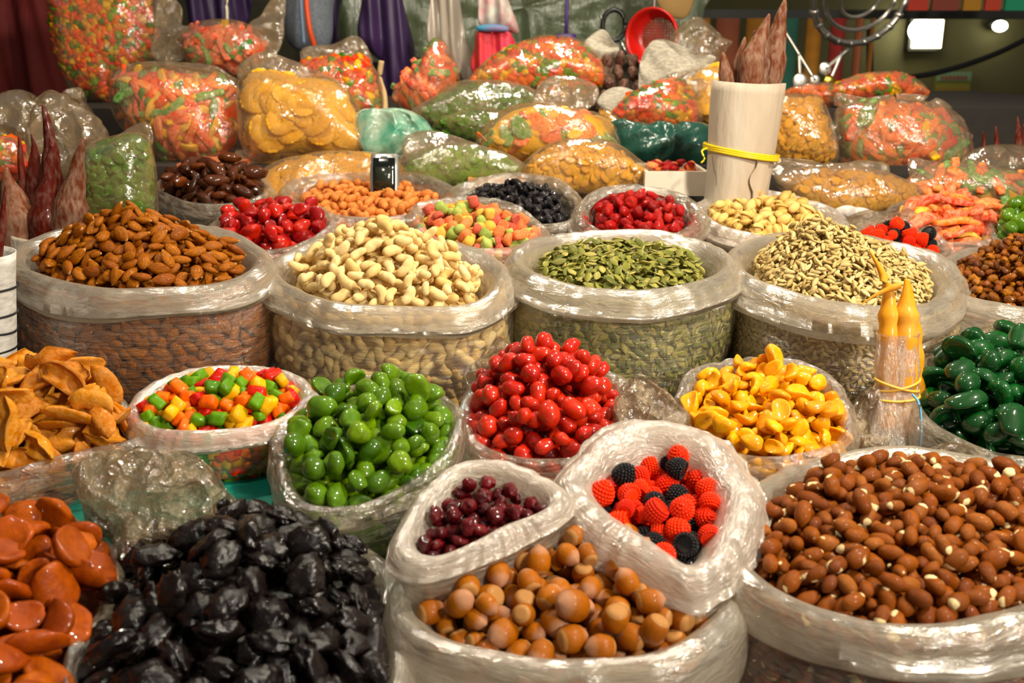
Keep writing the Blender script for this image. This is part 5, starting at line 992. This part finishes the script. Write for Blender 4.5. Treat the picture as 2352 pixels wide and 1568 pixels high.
def text_mesh(s, size, extr=.0002):
    cu = bpy.data.curves.new('lettering', 'FONT'); cu.body = s; cu.size = size; cu.align_x = 'CENTER'; cu.extrude = extr; ob = bpy.data.objects.new('lettering', cu); COL.objects.link(ob)
    me = bpy.data.meshes.new_from_object(ob.evaluated_get(bpy.context.evaluated_depsgraph_get())); bpy.data.objects.remove(ob); V = np.zeros(len(me.vertices) * 3); me.vertices.foreach_get('co', V); Fs = [tuple(p.vertices) for p in me.polygons]; bpy.data.meshes.remove(me); return V.reshape(-1, 3), Fs
V, Fs = text_mesh('beeline', .0045); V = np.stack([V[:, 0], -V[:, 2] - .0090, V[:, 1] - .0105], 1); phpart('lettering', V, Fs, M_wht, smooth=False, parent=o_s)

# ------------------------------------------------------------------ behind the stall
def cloth(name, label, cat, outline, d, mat, seed, fold=.012, foldf=60, thick=.02, lean=0): return lump_thing(name, label, cat, outline, d, lean, thick, mat, seed, fold=fold, foldf=foldf, nth=120, nr=22)
def fabric(nm, c, c2, rough=.8, ns=8, stretch=(1, 1, 1)): return plain(nm, c, rough, col2=c2, ns=ns, stretch=stretch, bstr=.3, bs=120, bd=.001)
cloth('red_curtain', 'dark red curtain hanging at the far left', 'curtain', [(-200, -120), (110, -120), (128, 0), (132, 120), (150, 250), (60, 300), (-200, 300)], 2.75, fabric('dark_red_cloth', '#6e100c', '#4a0908', ns=4, stretch=(3, 3, .4)), 141, .02, 45)
M_pur = fabric('purple_nylon', '#3a2350', '#281638', .5)
cloth('purple_cloth', 'dark purple cloth hanging behind the open strip bag', 'cloth', [(425, -80), (575, -80), (570, 40), (520, 90), (450, 80), (430, 20)], 2.75, M_pur, 142, .012, 70)
cloth('purple_sack', 'deep purple hanging sack beside the white bag', 'sack', [(845, -60), (905, -60), (935, 40), (952, 130), (930, 190), (900, 235), (870, 215), (880, 150), (825, 90), (830, 20)], 2.60, M_pur, 143, .014, 70, .04)
bp = cloth('grey_backpack', 'grey mesh backpack with orange zip stripe hanging at the back', 'backpack', [(640, -80), (760, -80), (765, 30), (755, 110), (700, 120), (655, 80)], 2.70, plain('grey_mesh', '#7b828c', .7, col2='#5d6470', ns=140, bstr=.5, bs=160), 144, .004, 40, .06)
V, Fc = tube(spline([P(702, -40, 2.55), P(705, 20, 2.55), P(712, 70, 2.56), P(722, 105, 2.58)], 20), .007, 8); o = link('zip_stripe', mk_mesh('zip_stripe', V - np.array(bp.location), Fc, plain('orange_zip', '#e0501a', .5)), bp); o['label'] = 'bright orange zip stripe'
V, Fc = tube(spline([P(690, -40, 2.55), P(692, 20, 2.55), P(698, 100, 2.57)], 20), .005, 8); link('zip', mk_mesh('zip', V - np.array(bp.location), Fc, plain('grey_zip', '#6b7f9a', .5)), bp)
cloth('purple_drape', 'narrow purple drape right of the grey backpack', 'cloth', [(752, -80), (790, -80), (780, 40), (772, 110), (745, 110)], 2.78, M_pur, 145, .01, 70)
cloth('white_sheer_bag', 'white sheer hanging bag beside the pointed bag', 'bag', [(1000, -60), (1042, -60), (1065, 60), (1092, 170), (1070, 195), (1045, 150), (1000, 110), (980, 90), (985, 30)], 2.45, MF['white'], 146, .010, 90, .02)
cloth('orange_scarf', 'bright orange and magenta scarf hanging above the dice bag', 'scarf', [(1100, 70), (1160, 68), (1185, 100), (1205, 165), (1150, 180), (1085, 165), (1088, 110)], 2.40, plain('orange_scarf_cloth', '#e8400c', .6, col2='#d0207a', ns=7, amt=.9, stretch=(1, 1, .4)), 147, .008, 110)
cloth('floral_kerchief', 'pale floral kerchief knotted above the orange scarf', 'scarf', [(1105, -30), (1150, -30), (1175, 20), (1192, 75), (1160, 70), (1105, 60), (1098, 20)], 2.38, plain('floral_cloth', '#cfd0c4', .7, col2='#c06a70', ns=26, amt=.9), 148, .008, 90, .03)
lump_thing('turquoise_band', 'turquoise knotted band between kerchief and scarf', 'scarf', [(1096, 60), (1130, 54), (1165, 60), (1168, 72), (1130, 74), (1098, 70)], 2.36, 0, .010, plain('turquoise_cloth', '#1a8fb0', .6, col2='#b03080', ns=20), 149, amp=.002, freq=60)
M_sheet = film('green_sheet_film', .55, '#8a9a72', .2, 12, .8, (4, 4, .4), .1, .4, vary=.4)
cloth('plastic_sheet', 'greenish plastic sheet hanging in folds across the back', 'plastic sheet', [(780, -120), (1620, -120), (1620, 20), (1560, 130), (1200, 150), (960, 150), (790, 110)], 3.0, M_sheet, 150, .012, 55)
V, Fc = wbox(P(760, 40, 3.12), P(1560, -90, 3.22)); struct('trim_3', *wbox(np.minimum(P(760, 30, 3.12), P(1560, -90, 3.2)), np.maximum(P(760, 30, 3.12), P(1560, -90, 3.2))), fabric('reddish_board', '#5c2f22', '#3b2018', ns=5))
# red sieve
sv = P(1500, 85, 2.42); root = thing('red_sieve', 'round red plastic sieve hanging behind the newspaper', 'sieve', sv); M_rp = plain('red_plastic', '#c4160c', .35, coat=.2)
Rs = rz(-.55) @ rx(math.radians(90)); Rr = 64 * 2.42 / F; prof = [(1., 0.), (1.02, .012), (.96, .014), (.90, .002), (.78, -.03), (.70, -.032), (.66, -.034)]; thn = np.arange(64) / 64 * 2 * math.pi
V = np.concatenate([np.stack([Rr * r * np.cos(thn), Rr * r * np.sin(thn), np.full(64, h)], 1) for r, h in prof]) @ Rs.T + sv; part('rim', V, grid_faces(len(prof), 64), M_rp, root)
V, Fc = tube(np.linspace(sv + np.array([0, 0, Rr]), np.array([sv[0], 2.53, CAMZ + .47]), 6), .0018, 6); part('hanging_string', V, Fc, M_wht, root)
bars = []
for q in np.linspace(-.6, .6, 13):
    L = math.sqrt(max(.66 ** 2 - q * q, .001))
    for sw in (0, 1):
        e = np.array([[q, -L, -.034 / Rr], [q, L, -.034 / Rr]]) * Rr
        if sw: e = e[:, [1, 0, 2]]
        bars.append(tube(np.array([e[0], e.mean(0), e[1]]), .0012, 5))
Vb, Fb = join(bars); part('mesh_bottom', Vb @ Rs.T + sv, Fb, M_rp, root)
# black scissors handle, fly swatter, hooks
M_bk = plain('black_plastic', '#121212', .4); ths = np.linspace(0, 2 * math.pi, 33)[:-1]
root = thing('scissors', 'black-handled scissors hanging left of the red sieve', 'scissors', P(1412, 110, 2.45))
c = P(1410, 58, 2.45); pts = np.array([c + np.array([26 * 2.45 / F * math.cos(t), 0, 34 * 2.45 / F * math.sin(t)]) for t in np.append(ths, 0)]); V, Fc = tube(pts, .006, 8); part('handle', V, Fc, M_bk, root)
V, Fc = tube([P(1424, 92, 2.45), P(1432, 108, 2.45), P(1440, 125, 2.45)], .005, 8); part('blade', V, Fc, plain('steel', '#a9a9a4', .3, metal=1.), root)
root = thing('fly_swatter', 'purple fly swatter hanging above the bulging dice bag', 'fly swatter', P(1302, 108, 2.7)); V, Fc = tube([P(1303, -60, 2.7), P(1302, 20, 2.7), P(1300, 80, 2.7)], .005, 8); M_pp = plain('purple_plastic', '#4a2a78', .45); part('handle', V, Fc, M_pp, root)
V, Fc = rbox(24 * 2.7 / F, .003, 18 * 2.7 / F, .9, 4); part('paddle', V + P(1300, 96, 2.7), Fc, M_pp, root)
lump_thing('kraft_paper', 'tan kraft paper sheet hanging above the red sieve', 'paper', [(1500, -60), (1600, -60), (1590, 10), (1570, 42), (1530, 30), (1510, 0)], 2.7, 0, .01, plain('kraft', '#a8834a', .8, col2='#8a6a3a', ns=9), 151, amp=.003, freq=30)
V, Fc = tube(spline([P(520, -40, 2.3), P(521, 20, 2.3), P(522, 58, 2.25)], 12), .0035, 8); o = link('white_cord', mk_mesh('white_cord', V - P(522, 58, 2.25), Fc, plain('white_cord', '#cfc6ac', .6)), None, tuple(P(522, 58, 2.25))); tag(o, 'thin white cord hanging in front of the purple cloth', 'cord')
V, Fc = tube(spline([P(885, 260, 2.0), P(882, 215, 2.02), P(872, 180, 2.05), P(876, 140, 2.05)], 16), .006, 8); o = link('tan_rope', mk_mesh('tan_rope', V - P(885, 260, 2.0), Fc, plain('tan_rope', '#b09468', .8, bstr=.5, bs=120)), None, tuple(P(885, 260, 2.0))); tag(o, 'short tan rope end standing beside the small dice bag', 'rope')
# steel utensil rack
M_st = plain('polished_steel', '#e2ddd2', .34, metal=1.)
root = thing('utensil_rack', 'shiny steel hoop rack hanging at upper right', 'rack', P(1980, 110, 2.6)); c = P(1980, -10, 2.6)
for ra, rb, w in ((130, 105, .009), (105, 75, .006), (70, 45, .005)):
    pts = np.array([c + np.array([ra * 2.6 / F * math.cos(t), .10 * math.cos(t + .6), rb * 2.6 / F * math.sin(t)]) for t in np.append(ths, 0)]); V, Fc = tube(pts, w, 10); part('hoop', V, Fc, M_st, root)
for i, t in enumerate(np.linspace(3.5, 5.9, 9)):
    p = c + np.array([130 * 2.6 / F * math.cos(t), .10 * math.cos(t + .6), 105 * 2.6 / F * math.sin(t)]); V, Fc = ball(.013, .011, .011, 12, 8); part('knob', V + p, Fc, M_st, root)
for i, (x0, y0, x1, y1, bw) in enumerate(((1800, 68, 1872, 185, 12), (1835, 125, 1838, 188, 18), (1950, 112, 1895, 158, 14), (1935, 120, 1905, 190, 15))):
    a, b = P(x0, y0, 2.62), P(x1, y1, 2.62); root = thing('ladle', ['long thin steel ladle hanging furthest left of the hoop rack', 'short steel spoon hanging left below the hoop rack', 'steel ladle slanting under the hoop rack', 'steel scoop with gold-coloured bowl lowest under the hoop rack'][i], 'ladle', b)
    V, Fc = tube(np.linspace(a, b, 8), .005, 8); part('handle', V, Fc, M_st, root); V, Fc = ball(bw * 2.62 / F, bw * 1.6 / F * 1.6, bw * 2.62 / F * 1.1, 16, 10); V[:, 1] = np.where(V[:, 1] < 0, V[:, 1] * .2, V[:, 1]); part('bowl', V + b, Fc, M_st if i != 3 else plain('gold_metal', '#c9a03a', .2, metal=1.), root)  # bowl of the last scoop has a gold metal colour
# striped awning panels and the hall beyond
aw = [('#b8741e', 1595, 1632), ('#9a5438', 1632, 1700), ('#a8701e', 1700, 1770), ('#2d6a58', 1770, 1835), ('#b5761c', 1835, 1890), ('#a02a24', 1890, 1945), ('#a8603a', 1945, 1985), ('#b0701c', 1985, 2003)]
root = thing('striped_awning', 'striped orange teal and red cloth screen behind the utensil rack', 'awning', P(1800, 260, 3.9))
for i, (c_, x0, x1) in enumerate(aw):
    a, b = PY(x0, 300, 3.75), PY(x1, 42, 3.75); n_ = 8; V = []; tt = np.linspace(0, 1, n_)
    for yy in (0, .012):
        for zz in (a[2], b[2]):
            for t in tt: V.append((a[0] + (b[0] - a[0]) * t, 3.75 + yy - .02 * math.sin(t * math.pi), zz))
    V = np.array(V); Fs = [(j, j + 1, n_ + j + 1, n_ + j) for j in range(n_ - 1)] + [(2 * n_ + j, 3 * n_ + j, 3 * n_ + j + 1, 2 * n_ + j + 1) for j in range(n_ - 1)] + [(n_ + j, n_ + j + 1, 3 * n_ + j + 1, 3 * n_ + j) for j in range(n_ - 1)] + [(0, n_, 3 * n_, 2 * n_), (n_ - 1, 3 * n_ - 1, 4 * n_ - 1, 2 * n_ - 1), ]
    part('stripe', V, Fs, fabric('awning_stripe', c_, c_), root, smooth=True)
root = thing('striped_valance', 'striped red orange and green valance along the top right', 'awning', P(2220, 22, 3.6))
for c_, x0, x1 in (('#c23a2a', 2085, 2140), ('#8a4030', 2140, 2212), ('#b8801c', 2212, 2262), ('#c8442c', 2262, 2308), ('#1f9a70', 2308, 2420)):
    lo = PY(x0, 24, 3.45); hi = PY(x1, -60, 3.45); part('stripe', *wbox((lo[0], 3.45, lo[2]), (hi[0], 3.465, hi[2])), fabric('valance_stripe', c_, c_), root, smooth=False)
def box_px(name, label, cat, x0, y0, x1, y1, d, t, m):
    lo = np.minimum(P(x0, y0, d), P(x1, y1, d)); hi = np.maximum(P(x0, y0, d), P(x1, y1, d)); V, Fc = wbox((lo[0], lo[1], lo[2]), (hi[0], lo[1] + t, hi[2])); org = V.min(0); o = link(name, mk_mesh(name, V - org, Fc, m, False), None, tuple(org)); return tag(o, label, cat)
lp = thing('panel_lamp', 'bright square lamp glowing in the dark hall', 'lamp', P(2132, 110, 7.5)); lo, hi = PY(2098, 110, 7.3), PY(2168, 46, 7.3)
part('glowing_panel', *wbox((lo[0], 7.3, lo[2]), (hi[0], 7.34, hi[2])), plain('lamp_glow', '#ffffff', .5, emit='#fff6c8', es=7.), lp, smooth=False); part('housing', *wbox((lo[0] - .02, 7.341, lo[2] - .02), (hi[0] + .02, 7.44, hi[2] + .02)), M_beam, lp, smooth=False)
V, Fc = ball(.055, .05, .065, 16, 10); part('bulb', V + PY(2106, 70, 7.25), Fc, plain('bulb_glow', '#ffffff', .5, emit='#fffbe6', es=14.), lp)
lp = thing('spot_lamp', 'small oval bright lamp at the upper right', 'lamp', PY(2297, 60, 7.3)); V, Fc = ball(.05, .03, .036, 16, 10); part('bulb', V + PY(2297, 60, 7.3), Fc, plain('spot_glow', '#ffffff', .5, emit='#fffbe6', es=12.), lp); V, Fc = ball(.055, .06, .04, 12, 8); part('shade', V + PY(2297, 58, 7.3) + np.array([0, .085, .01]), Fc, M_beam, lp)
sg = thing('hall_sign', 'small green and yellow sign on the dark hall wall', 'sign', PY(2188, 222, 7.41)); lo, hi = PY(2146, 220, 7.41), PY(2232, 165, 7.41); z0, z1 = lo[2], hi[2]
part('board', *wbox((lo[0], 7.41, z0), (hi[0], 7.44, z1)), plain('sign_yellow', '#8f8a30', .6), sg, smooth=False)
for nm, f0, f1, c_ in (('band', .62, 1., '#7ea07a'), ('band', .0, .22, '#6f8a2a'), ('band', .22, .36, '#9a7a28')): part(nm, *wbox((lo[0], 7.404, z0 + (z1 - z0) * f0), (hi[0], 7.41, z0 + (z1 - z0) * f1)), plain('sign_band', c_, .6), sg, smooth=False)
for k_ in range(7): part('letter', *wbox((lo[0] + .03 + .028 * k_, 7.400, z0 + (z1 - z0) * .68), (lo[0] + .048 + .028 * k_, 7.404, z0 + (z1 - z0) * .84)), plain('sign_red', '#a04a30', .6), sg, smooth=False)
V, Fc = tube(spline([P(2420, 55, 4.3), P(2300, 118, 4.3), P(2180, 160, 4.3), P(2070, 180, 4.3), P(1960, 185, 4.3)], 30), .012, 8); o = link('cable', mk_mesh('cable', V - P(2070, 180, 4.3), Fc, M_bk), None, tuple(P(2070, 180, 4.3))); tag(o, 'black cable sagging across the dark hall', 'cable')
V, Fc = tube([P(1998, 60, 4.3), P(1998, 200, 4.3), P(1998, 420, 4.3)], .016, 8); o = link('post', mk_mesh('post', V - P(1998, 420, 4.3), Fc, M_beam), None, tuple(P(1998, 420, 4.3))); tag(o, 'thin dark post beside the striped screen', 'post')
